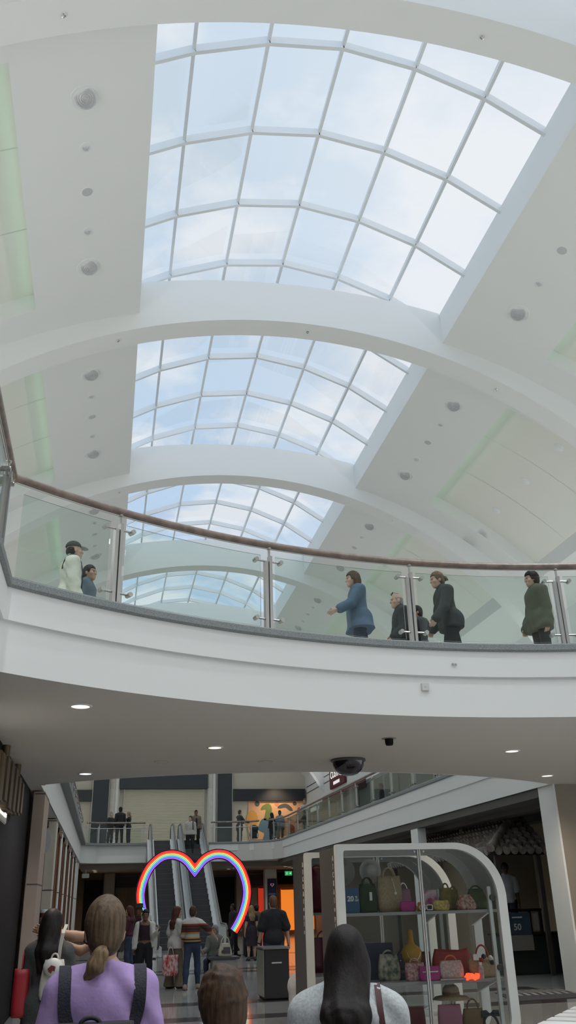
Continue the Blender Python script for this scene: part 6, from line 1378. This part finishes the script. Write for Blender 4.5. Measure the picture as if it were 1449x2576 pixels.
def cafe_chair(label, x, y, rz):
    t = thing('cafe_chair', label, 'chair', (x, y, BZ), math.radians(rz), group='chairs of the upper cafe'); cm = mat('chair_dark', (.05, .035, .03), .5)
    MB().box(-.21, .21, -.20, .22, .43, .47).build('seat', cm, t, bevel=.015, local=True); MB().box(-.20, .20, -.22, -.19, .55, .88).build('backrest', cm, t, bevel=.01, local=True)
    for qx in (-.18, .18):
        for qy in (-.17, .18): MB().tube([(qx, qy, 0), (qx, qy, .43 if qy > 0 else .86)], .014, 6).build('leg', steel, t, local=True)
cafe_chair('dark cafe chair under the ginger-haired customer', 11.35, 44.0, 30); cafe_chair('dark cafe chair under the customer in black', 11.15, 40.0, 150)
person('seated ginger-haired cafe customer seen through the right-hand balustrade', 11.35, 44.0, BZ-.04, 1.66, 30, 'fair', 1.0, .022, sit=True, legs={'L': (86, 3, 86), 'R': (86, 3, 86)}, arms={'L': (25, 8, 60), 'R': (25, 8, 60)}, top=dict(m=C('ink_top', (.03, .032, .035)), sleeve=1.0, hem=.42), bottom=dict(m=blackc), shoes=black_shoe, hair=('long', 'ginger', .12))
person('seated cafe customer in black nearer along the right-hand balustrade', 11.15, 40.0, BZ-.04, 1.74, 150, 'tan', 1.0, .022, sit=True, legs={'L': (86, 3, 86), 'R': (86, 3, 86)}, arms={'L': (25, 8, 60), 'R': (25, 8, 60)}, top=dict(m=blackc, sleeve=1.0, hem=.42), bottom=dict(m=navy), shoes=black_shoe, hair=('short', 'dark'))
# ------------------------------------------------------------------ world, light, camera
def world():
    w = bpy.data.worlds.new('sky'); scene.world = w; w.use_nodes = True; nt = w.node_tree; nt.nodes.clear()
    N = nt.nodes.new; L = nt.links.new
    o = N('ShaderNodeOutputWorld'); bg = N('ShaderNodeBackground'); L(bg.outputs[0], o.inputs[0])
    tc = N('ShaderNodeTexCoord'); sp = N('ShaderNodeSeparateXYZ'); L(tc.outputs['Generated'], sp.inputs[0])
    def mth(op, a, b=None, c=None):
        m = N('ShaderNodeMath'); m.operation = op
        for k, v in enumerate((a, b, c)):
            if v is None: continue
            if isinstance(v, (int, float)): m.inputs[k].default_value = v
            else: L(v, m.inputs[k])
        return m.outputs[0]
    zc = mth('MAXIMUM', sp.outputs[2], .08)
    cb = N('ShaderNodeCombineXYZ'); L(mth('DIVIDE', sp.outputs[0], zc), cb.inputs[0]); L(mth('DIVIDE', sp.outputs[1], zc), cb.inputs[1])
    n = N('ShaderNodeTexNoise'); n.inputs['Scale'].default_value = 2.6; n.inputs['Detail'].default_value = 7; n.inputs['Roughness'].default_value = .55
    L(cb.outputs[0], n.inputs['Vector'])
    r = N('ShaderNodeValToRGB'); r.color_ramp.elements[0].position = .48; r.color_ramp.elements[1].position = .60
    L(mth('ADD', n.outputs['Fac'], mth('MULTIPLY', sp.outputs[0], .16)), r.inputs[0])
    r.color_ramp.elements[0].color = (0, 0, 0, 1); r.color_ramp.elements[1].color = (1, 1, 1, 1)
    # clear-sky blue, paler overhead, clouds white
    blue = N('ShaderNodeMixRGB'); L(mth('SMOOTH_MIN', mth('MULTIPLY', mth('SUBTRACT', sp.outputs[2], .42), 3.2), 1, .1), blue.inputs[0])
    blue.inputs[1].default_value = (.54, .71, .92, 1); blue.inputs[2].default_value = (.66, .77, .88, 1)
    mx = N('ShaderNodeMixRGB'); L(mth('MULTIPLY', r.outputs[0], .8), mx.inputs[0]); L(blue.outputs[0], mx.inputs[1]); mx.inputs[2].default_value = (.93, .945, .965, 1)
    hz = N('ShaderNodeMixRGB'); L(mth('MAXIMUM', mth('MULTIPLY', mth('SUBTRACT', sp.outputs[0], .10), 2.2), 0), hz.inputs[0]); hz.use_clamp = True
    L(mx.outputs[0], hz.inputs[1]); hz.inputs[2].default_value = (.90, .92, .955, 1)
    L(hz.outputs[0], bg.inputs[0])
    # unseen sky behind the camera, brightened to lift the indoor light
    back = mth('MAXIMUM', mth('MULTIPLY', mth('SUBTRACT', .28, sp.outputs[1]), 1.4), 0)
    L(mth('ADD', 1.0, mth('MULTIPLY', mth('MINIMUM', back, 1.0), SKYBACK)), bg.inputs[1])
SKYBACK = 0.35; EXPO = 0.0
world()
area('vault_fill_left', (XL+1.0, 26, 7.7), (0, math.radians(180+42), 0), .3, 64, 500, (.97, .99, 1))  # added uplight to brighten the vault, no fixture stands here
area('vault_fill_right', (XR-1.0, 26, 7.7), (0, math.radians(180-42), 0), .3, 64, 500, (.96, 1, .99))  # same added fill light along the right gallery
for xq in (-1.03, 8.33):
    for yq in (-5.9, -1.9, 2.2, 6.2, 10.2): spot('vault_fill_spot', (xq, yq, 13.2), 680, (.96, .985, 1), 2.0, .15)  # added fill light, the vault downlights themselves are switched off
for xq in (-1.03, 8.33):
    for yq in (26.3, 34.3, 42.4): spot('vault_fill_spot', (xq, yq, 13.2), 420, (.96, .985, 1), 1.9, .15)  # further added fill to brighten the far galleries
for s, nm in ((-1, 'left'), (1, 'right')):
    for i in range(1, 6):
        for (d, tint) in ((DB, 1), (DC, 1)):
            y0 = RIBY[i]+1.3; y1 = RIBY[i+1]-.85
            x = CX+s*(d+(.05 if d == DB else -.05)); z = vz(d)+.18
            ang = math.radians(90)*(-1 if (s > 0) == (d == DB) else 1)
            area('cove_strip', (x, (y0+y1)/2, z), (0, ang, 0), .06, y1-y0-.1, 1.25, (.2, 1, .55))
cam = bpy.data.cameras.new('camera'); co = bpy.data.objects.new('camera', cam); COL.objects.link(co); scene.camera = co
f_, p_, y_, r_ = 2161.40366, .426797531, .204962297, .0273795819
r0 = Vector((math.cos(y_), -math.sin(y_), 0)); Fv = Vector((math.sin(y_)*math.cos(p_), math.cos(y_)*math.cos(p_), math.sin(p_)))
u0 = r0.cross(Fv); Rv = math.cos(r_)*r0 - math.sin(r_)*u0; Uv = math.sin(r_)*r0 + math.cos(r_)*u0
co.matrix_world = Matrix(((Rv.x, Uv.x, -Fv.x, 0), (Rv.y, Uv.y, -Fv.y, 0), (Rv.z, Uv.z, -Fv.z, 1.62), (0, 0, 0, 1)))
cam.sensor_fit = 'VERTICAL'; cam.sensor_height = 36; cam.lens = 36*f_/2576; cam.clip_end = 300; cam.clip_start = .05
scene.view_settings.view_transform = 'Standard'; scene.view_settings.look = 'None'; scene.view_settings.exposure = EXPO; scene.view_settings.gamma = 1
scene.view_settings.use_curve_mapping = False
scene.cycles.use_denoising = True; scene.cycles.denoiser = 'OPENIMAGEDENOISE'; scene.cycles.denoising_input_passes = 'RGB_ALBEDO_NORMAL'
scene.cycles.max_bounces = 10; scene.cycles.diffuse_bounces = 6; scene.cycles.glossy_bounces = 4; scene.cycles.transparent_max_bounces = 16
scene.cycles.sample_clamp_indirect = 6; scene.cycles.caustics_reflective = False; scene.cycles.caustics_refractive = False
